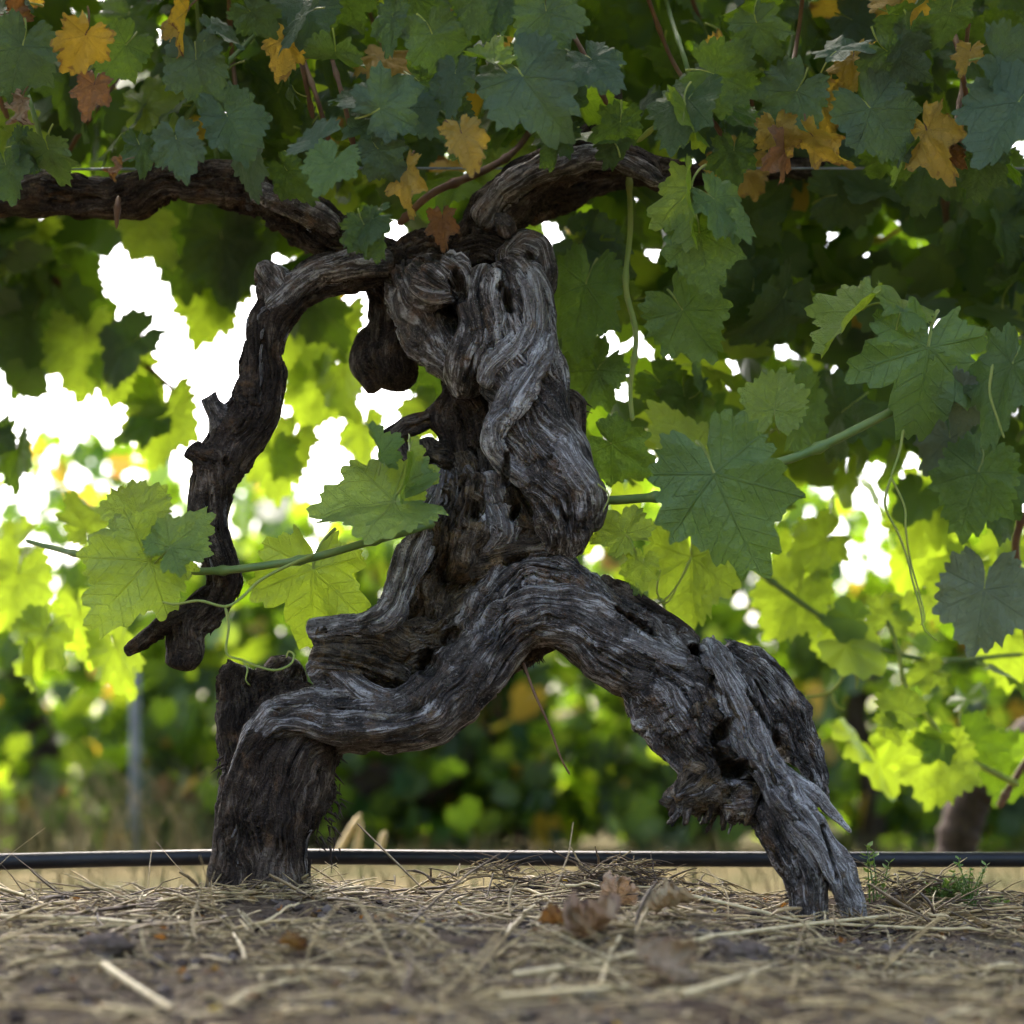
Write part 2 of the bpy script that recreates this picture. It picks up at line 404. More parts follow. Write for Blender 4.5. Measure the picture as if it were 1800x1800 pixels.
# ------------------------------------------------------------------ gnarled wood strands
class Wood:
    def __init__(s): s.st = []; s.fl = []; s.dents = []
    def add(s, pts, seed=0, mat=0, twist=0.0, flute=0.22, ridge=1.0, knot=0.16, flat=1.0, cap=(1, 1), blend=1.0, wave=1.0, freq=1.0):
        """pts: (px, py, depth cm (+ away), radius px)"""
        w = np.array([np.append(P(a, b, Y0 + d / 100), r * MPP(Y0)) for a, b, d, r in pts])
        s.st.append(dict(w=w, seed=seed, mat=mat, twist=twist, flute=flute, ridge=ridge, knot=knot, flat=flat, cap=cap, blend=blend, wave=wave, freq=freq))
    def flakes(s, idx, n, l0, l1, w0, w1, lift, seed):
        q = s.st[idx]; r_ = random.Random(seed)
        c = catmull(q['w'], 120)
        t, nn, b = frames(c[:, :3])
        for _ in range(n):
            i = r_.randrange(4, 100); th = r_.gauss(0, 1.1); ln = r_.uniform(l0, l1)
            L = q['L'] if 'L' in q else np.sum(np.linalg.norm(np.diff(c[:, :3], axis=0), axis=1))
            di = max(2, int(ln / L * 120)); up = r_.choice([-1, 1]); pts = []
            for k in range(4):
                j = int(np.clip(i + up * di * k / 3, 0, 119)); th2 = th + q['twist'] * 0.0 + r_.gauss(0, 0.05)
                d = math.cos(th2) * nn[j] + math.sin(th2) * b[j]; d = d * np.array([1, q['flat'], 1])
                w = r_.uniform(w0, w1) * (0.6, 1, 0.8, 0.25)[k]
                pts.append(np.append(c[j, :3] + d * (c[j, 3] * 0.97 + lift * (k / 3) ** 2 * r_.uniform(0.2, 1)), w))
            s.fl.append((np.array(pts), q['mat'] if r_.random() < .75 else r_.choice([0, 2, 3])))
    def build(s, res=0.0016):
        segs = []
        for k, q in enumerate(s.st):
            L = np.sum(np.linalg.norm(np.diff(q['w'][:, :3], axis=0), axis=1)); q['L'] = L
            cc = catmull(q['w'], max(4, int(L / 0.008)))
            segs.append(cc)
        out = []; off = 0
        for k, q in enumerate(s.st):
            L = q['L']; n = max(12, int(L / res)); rm = q['w'][:, 3].max()
            sides = int(np.clip(2 * np.pi * rm / res, 24, 200))
            c = catmull(q['w'], n); r = np.maximum(c[:, 3], 0.001); c = c[:, :3]
            u = np.linspace(0, L, n)
            sd = q['seed'] * 17.3
            wob = np.stack([noise(u * 14, u * 0 + sd, u * 0 + i * 9.1, 7) for i in range(3)], 1)
            c = c + wob * (0.10 * r)[:, None] * np.clip(np.minimum(u, L - u) / 0.02, 0, 1)[:, None]
            capf = np.ones(n)
            if q['cap'][0]: e = max(r[0] * 0.9, 1e-4); capf *= np.sqrt(np.clip(1 - np.clip(1 - u / e, 0, 1) ** 2, 0.0004, 1))
            if q['cap'][1]: e = max(r[-1] * 0.9, 1e-4); capf *= np.sqrt(np.clip(1 - np.clip(1 - (L - u) / e, 0, 1) ** 2, 0.0004, 1))
            t, nn, b = frames(c)
            th = np.linspace(0, 2 * np.pi, sides, endpoint=False)
            U = np.repeat(u[:, None], sides, 1); TH = np.repeat(th[None], n, 0); R = np.repeat(r[:, None], sides, 1)
            base_d = np.cos(TH)[..., None] * nn[:, None] + np.sin(TH)[..., None] * b[:, None]
            fl = np.array([1, q['flat'], 1])
            pos0 = c[:, None] + R[..., None] * base_d * fl
            # grain coordinates: phi warped along the length so the fibres wander
            X0, Y_, Z0 = [pos0[..., i].ravel() for i in range(3)]
            wv = q['wave']
            PH = TH + q['twist'] * U / 0.1 + wv * (0.30 * noise(U * 16, np.cos(TH) * 1.2, np.sin(TH) * 1.2 + sd, 8) + 0.14 * noise(U * 45, np.cos(TH) * 2, np.sin(TH) * 2 + sd, 9))
            fr = q['freq']
            ca, sa = np.cos(PH), np.sin(PH)
            gxv, gyv = ca * R, sa * R
            D = q['flute'] * R * noise(ca * 1.5 + sd, sa * 1.5, U * 5, 10)
            D += q['flute'] * 0.55 * R * noise(ca * 3.2 + sd, sa * 3.2, U * 7, 11)
            k3 = 26
            D += q['knot'] * R * noise(X0 * k3, Y_ * k3, Z0 * k3 + sd, 12).reshape(D.shape)
            D += q['knot'] * 0.5 * R * noise(X0 * 70, Y_ * 70, Z0 * 70 + sd, 13).reshape(D.shape)
            am = np.clip(R / 0.025, 0.35, 1.2) * q['ridge'] * (0.75 + 0.95 * noise(X0 * 30 + 3, Y_ * 30, Z0 * 30 + sd, 25).reshape(D.shape))
            am = np.clip(am, 0.15, 2)
            xc = np.abs(noise(gxv * 45 + sd, gyv * 45, U * 95, 26)); D -= 0.005 * np.clip(R / 0.025, 0.3, 1) * (1 - sstep(0.0, 0.12, xc)) * sstep(0.0, 0.25, noise(X0 * 24, Y_ * 24 + 9, Z0 * 24 + sd, 27).reshape(D.shape))
            rg = 1 - np.abs(noise(gxv * 125 * fr + sd, gyv * 125 * fr, U * 10, 14)) * 2
            D += 0.0040 * am * rg
            crk = np.abs(noise(gxv * 150 * fr + 5 + sd, gyv * 150 * fr, U * 8, 15))
            gate = sstep(-0.15, 0.25, noise(gxv * 25 + sd, gyv * 25, U * 22, 16))
            D -= 0.0105 * am * (1 - sstep(0.0, 0.15, crk)) * gate
            crk2 = np.abs(noise(gxv * 60 * fr + 11 + sd, gyv * 60 * fr, U * 5, 19)); gate2 = sstep(0.0, 0.2, noise(gxv * 14 + sd, gyv * 14, U * 12 + 3, 20))
            D -= 0.016 * am * (1 - sstep(0.0, 0.10, crk2)) * gate2
            rg2 = np.abs(noise(gxv * 260 * fr, gyv * 260 * fr + sd, U * 22, 17))
            D += 0.0020 * am * (rg2 - 0.4)
            D += 0.0012 * am * noise(gxv * 420, gyv * 420 + sd, U * 60, 18)
            rr = np.maximum(R + D, 0.15 * R) * capf[:, None]
            pos = c[:, None] + rr[..., None] * base_d * fl
            V = pos.reshape(-1, 3)
            # fillet where this strand meets the others
            if q['blend'] > 0:
                kk = 0.014 * q['blend']; push = np.zeros(len(V))
                lo, hi = V.min(0) - 0.03, V.max(0) + 0.03
                for j, cc in enumerate(segs):
                    if j == k: continue
                    msk = np.all((cc[:, :3] + cc[:, 3:4] > lo) & (cc[:, :3] - cc[:, 3:4] < hi), 1)
                    if not msk.any(): continue
                    g = cc[msk]
                    dm = np.full(len(V), 1.0)
                    for p4 in g:
                        dm = np.minimum(dm, np.sqrt(((V - p4[:3]) ** 2).sum(1)) - p4[3])
                    hh = np.clip(1 - np.abs(dm) / kk, 0, 1)
                    push = np.maximum(push, hh * hh * kk * 0.32)
                V = V + base_d.reshape(-1, 3) * push[:, None]
            i = np.arange(n - 1)[:, None] * sides; j = np.arange(sides)[None]; j2 = (j + 1) % sides
            F = np.stack([(i + j), (i + j2), (i + sides + j2), (i + sides + j)], -1).reshape(-1, 4) + off
            caps = []
            ends = [np.arange(sides)[::-1] + off, np.arange(sides) + (n - 1) * sides + off]
            G = np.stack([gxv.ravel() + sd, gyv.ravel(), U.ravel()], 1)
            # centre fan
            V = np.vstack([V, c[0], c[-1]]); G = np.vstack([G, [sd, 0, 0], [sd, 0, L]])
            T = []
            for e, ring in enumerate(ends):
                ci = off + n * sides + e
                T.append(np.stack([ring, np.roll(ring, -1), np.full(sides, ci)], 1))
            out.append((V, F, np.vstack(T), G, q['mat'])); off += len(V)
        for w, mt in s.fl:
            c = catmull(w, 9); tv, tf = tube_arrays(c[:, :3], np.maximum(c[:, 3], 0.0004), 6)
            tv = tv + 0.0012 * np.stack([noise(tv[:, 0] * 300, tv[:, 1] * 300, tv[:, 2] * 300, 40 + i) for i in range(3)], 1)
            th = np.tile(np.linspace(0, 6.28, 6, endpoint=False), 9); uu = np.repeat(np.linspace(0, 0.03, 9), 6); o_ = R0.random() * 9
            out.append((tv, tf + off, np.zeros((0, 3), int), np.stack([np.cos(th) * 0.006 + o_, np.sin(th) * 0.006, uu], 1), mt)); off += len(tv)
        V = np.vstack([o[0] for o in out]); G = np.vstack([o[3] for o in out])
        f1, f2 = 17, 46
        V = V + 0.0075 * np.stack([noise(V[:, 0] * f1, V[:, 1] * f1, V[:, 2] * f1, 50 + i) for i in range(3)], 1) + 0.0030 * np.stack([noise(V[:, 0] * f2, V[:, 1] * f2, V[:, 2] * f2, 60 + i) for i in range(3)], 1)
        for (px, py, rx, ry, ang, depth) in s.dents:
            c = P(px, py, Y0 - 0.05); m_ = MPP(Y0); ca_, sa_ = math.cos(math.radians(ang)), math.sin(math.radians(ang))
            dx, dz = V[:, 0] - c[0], V[:, 2] - c[2]
            e = np.sqrt(((dx * ca_ + dz * sa_) / (rx * m_)) ** 2 + ((-dx * sa_ + dz * ca_) / (ry * m_)) ** 2)
            e = e + 0.35 * noise(V[:, 0] * 60, V[:, 2] * 60, V[:, 1] * 20, 70) + 0.35 * noise(V[:, 0] * 150, V[:, 2] * 150, V[:, 1] * 20, 71)
            V[:, 1] += depth / 100 * (1 - sstep(0.55, 1.0, e))
        Q = np.vstack([o[1] for o in out]); T = np.vstack([o[2] for o in out])
        mi = np.concatenate([np.full(len(o[1]), o[4]) for o in out] + [np.full(len(o[2]), o[4]) for o in out])
        return V, Q, T, G, mi
WOODS = [M_WOOD, M_BARK, M_ROT, M_GREY]
def wood_obj(name, w, parent, res=0.0019):
    V, Q, T, G, mi = w.build(res)
    V = V - np.array(parent.matrix_world.translation)
    return obj(name, make_mesh(name, V, [Q, T], WOODS, matidx=mi, attrs={'grain': G}), parent)

vine = thing('grapevine', tuple(P(900, 1560, Y0)), 'old gnarled two-legged grapevine with twisted grey trunk and leafy canopy, in focus', 'grapevine')

t = Wood()
# left foot, dark shaggy bark
t.add([(440, 1600, 0, 78), (458, 1520, 0, 80), (478, 1420, 0, 80), (500, 1340, 0, 84), (528, 1280, 0.5, 80), (580, 1240, 1.5, 60)], 1, 1, 0.1, 0.12, 0.9, 0.12, 0.9, (0, 1), freq=1.3)
t.add([(398, 1560, 1, 18), (412, 1460, 1, 24), (420, 1360, 1, 26), (410, 1270, 1.5, 30), (412, 1200, 1.5, 30), (428, 1172, 1.5, 26)], 2, 1, 0.1, 0.2, 1.0, 0.25)
t.add([(470, 1300, 3, 50), (478, 1240, 3, 46), (495, 1195, 3, 36), (520, 1165, 3, 20)], 3, 1, 0.1, 0.3, 1.0, 0.4)
t.add([(440, 1215, 2.5, 22), (470, 1190, 2.5, 20), (500, 1165, 2.5, 12)], 4, 1, 0.1, 0.3, 1.0, 0.5)
# rolled rope strand from the left shoulder over the apex into the right leg
t.add([(425, 1400, -1.5, 22), (432, 1345, -2.5, 25), (450, 1298, -3.6, 28), (484, 1264, -4.6, 32), (540, 1258, -5, 34), (610, 1270, -5, 36), (700, 1268, -5, 40), (770, 1238, -5, 44), (828, 1180, -5, 50), (878, 1118, -5, 54), (940, 1078, -5, 52), (1000, 1092, -4.5, 52), (1070, 1138, -4, 56), (1150, 1188, -3.5, 60), (1230, 1245, -3, 60)], 5, 0, 0.25, 0.20, 1.2, 0.10, 0.9)
t.add([(545, 1235, -3.5, 24), (620, 1238, -4.5, 24), (700, 1240, -4.5, 24), (760, 1205, -4, 26), (815, 1140, -4, 32), (860, 1070, -4, 38), (905, 1020, -4, 36), (955, 1010, -4, 34), (1005, 1030, -4, 34), (1050, 1075, -4, 36), (1110, 1120, -3.5, 34), (1180, 1160, -3, 30)], 6, 0, 0.2, 0.22, 1.2, 0.12)
t.add([(590, 1300, 0, 20), (680, 1300, -2, 24), (780, 1265, -3, 28), (850, 1195, -3, 30), (910, 1125, -3, 26), (960, 1105, -2.5, 20)], 7, 0, 0.2, 0.2, 1.0, 0.1)
t.add([(820, 1110, -1, 60), (900, 1060, -1, 60), (980, 1050, -1, 58), (1060, 1100, -1, 62), (1150, 1165, -1, 66), (1220, 1220, -1, 60)], 8, 0, 0.1, 0.2, 1.1, 0.12)
t.add([(392, 1575, -0.5, 20), (402, 1500, -1.5, 21), (414, 1430, -2.2, 22), (426, 1370, -3, 22), (446, 1318, -4, 20), (480, 1285, -5, 16)], 58, 1, 0.1, 0.2, 1.1, 0.2)
t.add([(560, 1300, -1, 34), (520, 1340, -3, 42), (500, 1400, -3, 40), (490, 1470, -3, 40), (478, 1560, -3, 44)], 59, 1, 0.1, 0.2, 1.1, 0.2, cap=(1, 0))
t.add([(470, 1540, -3, 30), (500, 1568, -4, 26), (530, 1592, -4.5, 14)], 61, 1, 0.1, 0.2, 1.1, 0.2)
t.add([(420, 1540, -2, 28), (396, 1570, -2, 24), (372, 1592, -2, 14)], 62, 1, 0.1, 0.2, 1.1, 0.2)
# left hip: stepped end-grain shelf
t.add([(548, 1118, -2, 22), (610, 1112, -2, 24), (670, 1120, -2, 26), (720, 1140, -1, 26)], 9, 2, 0.0, 0.1, 1.2, 0.12, 1.3)
t.add([(545, 1158, -2.5, 28), (600, 1165, -3, 30), (660, 1180, -2, 26), (720, 1200, -1, 20)], 10, 2, 0.0, 0.12, 1.3, 0.12, 1.3)
t.add([(548, 1195, -3.2, 26), (580, 1180, -4, 20), (610, 1200, -4.5, 18), (650, 1225, -4.5, 17), (700, 1240, -4.5, 16)], 11, 0, 0.2, 0.2, 1.1, 0.15)
t.add([(560, 1160, 1.5, 70), (650, 1180, 2, 75), (740, 1190, 3, 70), (820, 1120, 2, 70)], 12, 2, 0.0, 0.15, 1.0, 0.2)
t.add([(690, 1130, 0.5, 22), (740, 1120, -1, 26), (800, 1100, -2, 30), (850, 1060, -2, 30)], 13, 2, 0.2, 0.4, 1.6, 0.5)
t.add([(700, 1175, 0.5, 14), (740, 1160, -1.5, 16), (790, 1140, -2, 18)], 14, 2, 0.2, 0.4, 1.6, 0.6)
# rim ridge rising on the left of the body
t.add([(540, 1108, -3, 12), (590, 1098, -3.5, 14), (640, 1100, -4, 18), (680, 1082, -4.5, 24), (706, 1035, -4.5, 26), (724, 980, -4.5, 25), (748, 925, -4.2, 24), (766, 880, -4, 24), (776, 835, -3, 20)], 15, 3, 0.2, 0.15, 1.1, 0.1, 1.0)
# body core
t.add([(740, 1130, 3, 70), (790, 1050, 3, 95), (840, 975, 3, 115), (860, 900, 3, 105), (855, 830, 3, 75), (850, 770, 4, 50)], 16, 2, 0.1, 0.2, 1.2, 0.2)
t.add([(780, 1010, -1, 50), (810, 950, -2, 62), (830, 890, -2.5, 66), (820, 835, -2, 55)], 17, 2, 0.1, 0.35, 1.6, 0.35)
t.add([(850, 960, -3, 24), (880, 925, -4, 26), (870, 880, -4, 24), (850, 830, -3.5, 20)], 18, 3, 0.1, 0.4, 1.6, 0.5)
t.add([(900, 960, -2, 22), (930, 930, -3, 20), (910, 900, -3.5, 20), (890, 850, -3, 16)], 19, 2, 0.1, 0.4, 1.5, 0.5)
t.add([(820, 1000, -1.5, 22), (870, 985, -3, 26), (930, 975, -3, 26), (985, 965, -2, 26)], 20, 2, 0.1, 0.2, 1.3, 0.2)
# big twisted right strand (torso)
t.add([(975, 975, -3, 34), (996, 925, -5, 50), (996, 870, -6, 56), (970, 810, -6.2, 58), (938, 755, -6.2, 60), (922, 695, -6, 64), (912, 635, -6, 66), (905, 570, -6, 60), (895, 510, -6, 52), (880, 470, -5, 40)], 21, 0, 0.9, 0.16, 1.0, 0.08, 0.95, blend=0.8)
t.add([(968, 585, -8, 12), (945, 645, -10, 20), (902, 705, -10.5, 23), (866, 765, -9.5, 21), (885, 812, -8.5, 17), (930, 850, -8, 14)], 63, 3, 0.7, 0.2, 1.0, 0.1)
t.add([(985, 760, -8, 12), (1000, 810, -9, 20), (1030, 850, -8, 20), (1040, 890, -6, 14)], 64, 3, 0.7, 0.2, 1.0, 0.15)
t.add([(1018, 900, -4, 34), (1010, 860, -5, 38), (970, 805, -5, 40), (950, 740, -5, 44), (955, 670, -5, 36), (950, 600, -5.5, 34), (935, 530, -5.5, 34), (905, 480, -6, 34)], 22, 3, 0.8, 0.15, 1.0, 0.08)
t.add([(985, 700, -3, 14), (1005, 720, -3, 18), (1008, 770, -3, 14), (1015, 820, -3, 12), (1040, 850, -3, 10)], 23, 1, 0.2, 0.4, 1.5, 0.6)
t.add([(1020, 850, -4, 30), (1030, 885, -4, 26), (1015, 930, -3, 22)], 24, 0, 0.4, 0.3, 1.4, 0.3)
# chest folds
t.add([(850, 470, -6, 18), (832, 520, -7.5, 26), (838, 575, -7.5, 32), (820, 620, -7, 34), (812, 665, -5, 26), (820, 700, -3, 16)], 25, 0, 0.6, 0.2, 1.0, 0.1)
t.add([(905, 480, -7, 22), (928, 520, -8, 22), (930, 570, -8.5, 22), (905, 610, -8.5, 24), (870, 640, -8, 22), (850, 680, -7, 16)], 26, 3, 0.5, 0.15, 1.0, 0.1)
t.add([(870, 475, -7, 18), (862, 520, -8, 18), (866, 560, -8.2, 18), (862, 600, -8, 18)], 27, 3, 0.5, 0.15, 1.0, 0.1)
t.add([(700, 470, -1, 30), (712, 520, -2.5, 34), (735, 570, -3, 36), (768, 610, -3.5, 32), (800, 650, -3.5, 26), (820, 690, -2.5, 18)], 28, 0, 0.5, 0.25, 1.2, 0.15)
t.add([(745, 480, -4, 48), (775, 500, -5.5, 56), (800, 520, -5, 46)], 29, 0, 0.8, 0.35, 1.5, 0.5)
t.add([(735, 470, -7, 11), (755, 455, -8.5, 12), (785, 462, -9, 12), (805, 485, -9, 12), (800, 515, -9, 12), (770, 525, -9, 12), (740, 512, -8.5, 11), (735, 480, -8, 11), (758, 475, -9.5, 10), (778, 490, -10, 9)], 30, 0, 0.4, 0.2, 1.0, 0.2)
t.add([(735, 500, -0.5, 40), (770, 580, -0.5, 48), (810, 650, 0, 40)], 55, 1, 0.3, 0.2, 1.1, 0.2)
t.add([(770, 520, 0.5, 42), (800, 560, 0.5, 46), (830, 610, 0.5, 46)], 56, 1, 0.3, 0.2, 1.1, 0.2)
t.add([(835, 1222, -0.5, 7), (895, 1180, -0.5, 11), (945, 1150, -0.5, 12), (1000, 1115, -0.5, 12)], 57, 1, 0.2, 0.3, 1.0, 0.4)
t.add([(770, 560, -3, 30), (790, 610, -4, 30), (808, 650, -3, 24)], 31, 0, 0.4, 0.2, 1.0, 0.15)
# coil at the top right
t.add([(905, 480, -3, 16), (896, 440, -3.5, 17), (918, 418, -3.5, 18), (948, 430, -3.5, 18), (962, 465, -3.5, 18), (958, 510, -3, 15), (945, 535, -2.5, 10)], 32, 0, 0.4, 0.15, 1.0, 0.1)
t.add([(905, 455, -3, 22), (925, 450, -4, 24), (940, 475, -3, 20)], 33, 0, 0.4, 0.3, 1.6, 0.4)
# head
t.add([(690, 470, 1, 36), (750, 455, 1, 44), (830, 455, 0, 56), (890, 470, 0, 52)], 34, 1, 0.2, 0.2, 1.1, 0.2)
t.add([(800, 560, 1, 60), (830, 640, 1, 58), (860, 720, 1, 50), (870, 800, 1, 45)], 35, 1, 0.2, 0.2, 1.0, 0.2)
# hanging teardrop lobe
t.add([(660, 480, 3, 26), (680, 530, 3, 38), (692, 590, 2.5, 46), (688, 650, 2.5, 46), (676, 690, 2.5, 26)], 36, 1, 0.2, 0.10, 0.7, 0.06)
t.add([(660, 570, 3.5, 14), (645, 610, 3.5, 24), (646, 650, 3.5, 24), (665, 690, 3, 14)], 37, 1, 0.2, 0.10, 0.7, 0.06)
# broken dead wood in the hollow
t.add([(815, 650, 1, 16), (795, 690, 1, 20), (790, 740, 1, 24), (800, 790, 1, 26), (790, 830, 1, 30)], 38, 1, 0.2, 0.4, 1.5, 0.6)
t.add([(800, 715, 0.5, 16), (765, 735, 0.5, 14), (725, 745, 0.5, 13), (690, 765, 0.5, 13), (672, 785, 1, 10)], 39, 1, 0.2, 0.4, 1.5, 0.5)
t.add([(690, 770, 1, 12), (715, 810, 1, 26), (735, 840, 1, 30), (770, 850, 1, 30)], 40, 1, 0.2, 0.4, 1.5, 0.6)
t.add([(740, 770, 0, 16), (760, 800, 0, 20), (800, 815, 0, 22)], 41, 2, 0.2, 0.5, 1.5, 0.7)
# right leg
t.add([(1050, 1018, -1, 13), (1090, 1040, -1, 17), (1140, 1075, -1, 18), (1190, 1112, -1, 17), (1225, 1140, -1, 13)], 42, 1, 0.1, 0.2, 1.2, 0.12)
t.add([(1060, 1050, -0.5, 14), (1110, 1080, -1, 16), (1160, 1118, -1, 16), (1205, 1150, -1.5, 14)], 43, 1, 0.1, 0.2, 1.2, 0.12)
t.add([(1090, 1120, -6.0, 12), (1125, 1135, -6.5, 14), (1160, 1150, -6.2, 14), (1205, 1165, -5.5, 12)], 44, 3, 0.3, 0.2, 1.2, 0.2)
t.add([(1120, 1185, -3, 55), (1190, 1240, -3, 66), (1245, 1310, -3, 66), (1300, 1370, -2, 55), (1350, 1420, -2, 42)], 45, 0, 0.2, 0.25, 1.4, 0.25)
t.add([(1235, 1140, -3, 16), (1258, 1165, -5, 26), (1285, 1220, -6, 30), (1315, 1280, -6.5, 30), (1355, 1345, -6.5, 30), (1395, 1415, -6.5, 32), (1438, 1485, -6.5, 32), (1478, 1545, -6.5, 25), (1502, 1595, -6.5, 21), (1516, 1660, -6.5, 19)], 46, 3, 0.15, 0.13, 1.0, 0.06, cap=(1, 0), blend=0.2)
t.add([(1262, 1150, -2, 18), (1300, 1165, -2.5, 30), (1345, 1205, -2.5, 34), (1385, 1265, -2.5, 32), (1415, 1330, -2.5, 26), (1432, 1385, -3, 18), (1440, 1420, -3, 12)], 47, 0, 0.2, 0.35, 1.5, 0.35)
t.add([(1300, 1180, -4.5, 14), (1320, 1225, -5, 16), (1350, 1270, -5, 15), (1375, 1310, -5, 12)], 48, 0, 0.2, 0.25, 1.2, 0.2)
t.add([(1370, 1340, -5, 12), (1420, 1380, -6.5, 11), (1460, 1425, -6.5, 8), (1496, 1464, -6.5, 2.5)], 49, 3, 0.1, 0.2, 0.8, 0.1, blend=0)
t.add([(1345, 1400, -4, 40), (1375, 1450, -5, 42), (1400, 1510, -5.5, 37), (1417, 1570, -6, 31), (1425, 1670, -6, 30)], 50, 0, 0.15, 0.15, 1.1, 0.1, cap=(1, 0), blend=0.2)
t.add([(1400, 1440, -8, 10), (1440, 1490, -8.5, 12), (1465, 1540, -8.5, 10), (1480, 1580, -8.2, 5)], 51, 3, 0.1, 0.2, 0.8, 0.1, blend=0)
t.add([(1360, 1380, -8, 9), (1385, 1410, -8.5, 10), (1410, 1440, -8.5, 7)], 52, 3, 0.1, 0.2, 0.8, 0.1, blend=0)
# broken stump on the leg's inner side
t.add([(1300, 1350, -3, 50), (1250, 1372, -4, 46), (1205, 1392, -5, 30), (1180, 1394, -5, 17), (1158, 1390, -5, 9)], 53, 2, 0.2, 0.35, 1.6, 0.5)
t.add([(1330, 1400, -4, 34), (1290, 1412, -4, 30), (1255, 1415, -4, 24)], 54, 0, 0.2, 0.3, 1.4, 0.4)
rs = random.Random(5)
for i in range(34):
    x = 1178 + i * 4.8 + rs.uniform(-4, 4); y = 1408 + rs.uniform(-16, 14); dd = rs.uniform(-7, -2)
    ln = rs.uniform(24, 52) * (1 - 0.35 * abs(i - 17) / 17)
    t.add([(x + 10, y - 25, dd + 1, 9), (x + 2, y, dd, rs.uniform(6, 9)), (x - ln * 0.25 + rs.uniform(-8, 8), y + ln, dd - 0.4, 2.5)], 60 + i, rs.choice([0, 1, 2]), 0.1, 0.2, 0.8, 0.2, blend=0)
for i in range(34):          #crumbly lumps around the rot holes of the leg and the body
    if i < 20: x, y, dd = rs.uniform(1195, 1330), rs.uniform(1225, 1370), rs.uniform(-7.5, -5)
    else: x, y, dd = rs.uniform(745, 900), rs.uniform(820, 940), rs.uniform(-6, -4)
    a = rs.uniform(0.4, 1.4); ln = rs.uniform(10, 24)
    t.add([(x, y, dd, rs.uniform(5, 9)), (x + ln * math.cos(a) * 0.5, y + ln * math.sin(a) * 0.5, dd - 0.5, rs.uniform(7, 11)), (x + ln * math.cos(a), y + ln * math.sin(a), dd, rs.uniform(4, 7))], 100 + i, rs.choice([0, 2, 2]), 0.3, 0.3, 0.9, 0.4, blend=0)
t.dents += [(893, 545, 9, 24, 10, 4), (878, 520, 6, 12, -30, 2.5), (1290, 1355, 26, 22, 20, 5), (1268, 1288, 14, 30, -30, 4), (1372, 1312, 12, 34, 30, 4), (1225, 1142, 14, 9, -35, 6),
            (752, 1165, 24, 30, 20, 4), (790, 1120, 14, 24, -50, 2.5), (900, 985, 30, 9, 20, 3), (775, 1000, 12, 30, -20, 2.5), (806, 520, 16, 34, 10, 3.5), (742, 478, 12, 8, 0, 2.5), (770, 470, 14, 9, 20, 2), (930, 452, 12, 10, 0, 2.0),
            (890, 830, 9, 26, 0, 3), (905, 900, 8, 20, -20, 3), (835, 905, 8, 16, 0, 2), (1450, 1500, 4, 60, 14, 2), (1330, 1250, 6, 40, 32, 2.5), (1120, 1095, 50, 7, -35, 2.5), (1262, 1330, 10, 16, 0, 2.5)]
NS = len(t.st)
for i_, n_, l0, l1, w0, w1, lf in ((0, 150, .015, .06, .002, .0045, .006), (1, 30, .01, .04, .0015, .003, .004), (4, 60, .02, .07, .0012, .003, .002), (5, 50, .02, .06, .0012, .003, .002), (7, 60, .02, .06, .0015, .003, .002), (11, 40, .01, .03, .002, .004, .004), (16, 60, .008, .02, .002, .004, .005), (17, 20, .008, .02, .0015, .003, .004),
        (20, 40, .015, .05, .001, .002, .001), (21, 30, .015, .05, .001, .002, .001)):
    t.flakes(i_, n_, l0, l1, w0, w1, lf, i_ + 5)
for k_, q_ in enumerate(t.st):
    if q_['seed'] in (45, 47, 50, 53, 46): t.flakes(k_, {45: 90, 47: 70, 50: 40, 53: 50, 46: 30}[q_['seed']], .01, .045, .0015, .0035, .005, k_)
wood_obj('trunk', t, vine)

a = Wood()
a.add([(715, 468, -1, 26), (650, 468, -2, 32), (580, 480, -2.5, 33), (520, 510, -3, 34), (482, 555, -3, 37), (464, 615, -3, 37), (460, 675, -3, 40), (446, 725, -3, 44), (415, 765, -3, 44), (388, 812, -3, 40), (374, 870, -3, 34), (374, 930, -3, 31), (386, 990, -3, 28), (390, 1040, -3, 28), (362, 1075, -3, 34), (335, 1110, -3, 30), (328, 1150, -3, 30), (318, 1182, -3, 22)], 201, 1, 0.35, 0.16, 1.1, 0.16)
a.add([(690, 462, -3, 16), (630, 458, -4.5, 19), (570, 470, -5, 20), (515, 500, -5, 18), (470, 545, -5, 14)], 202, 0, 0.3, 0.2, 1.0, 0.1)
a.add([(500, 525, -4, 24), (470, 490, -4, 26), (456, 468, -4, 20)], 203, 0, 0.2, 0.35, 1.4, 0.5)
a.add([(395, 745, -4, 20), (376, 718, -4.5, 15), (366, 696, -5, 14)], 204, 0, 0.2, 0.2, 1.0, 0.2, cap=(0, 0))
a.add([(395, 800, -4, 26), (360, 795, -5, 20), (340, 785, -5, 17), (334, 802, -5, 13)], 205, 1, 0.2, 0.35, 1.4, 0.5)
a.add([(345, 1085, -3, 22), (300, 1095, -4, 17), (265, 1112, -4, 18), (235, 1132, -4, 14), (218, 1140, -4, 7)], 206, 1, 0.2, 0.3, 1.2, 0.4)
a.add([(300, 1075, -4, 10), (292, 1045, -4, 9), (288, 1028, -4, 5)], 207, 1, 0.2, 0.3, 1.2, 0.4)
a.flakes(0, 150, .01, .04, .0012, .003, .003, 3)
wood_obj('arm', a, vine)
c1 = Wood()
c1.add([(720, 470, 2, 40), (640, 445, 3, 40), (580, 418, 3, 42), (530, 380, 3.5, 42), (470, 345, 4, 42), (400, 328, 4, 40), (300, 322, 4, 34), (200, 350, 4, 36), (100, 342, 5, 36), (0, 345, 6, 34), (-160, 330, 8, 34), (-420, 330, 10, 30)], 211, 1, 0.3, 0.16, 1.1, 0.15)
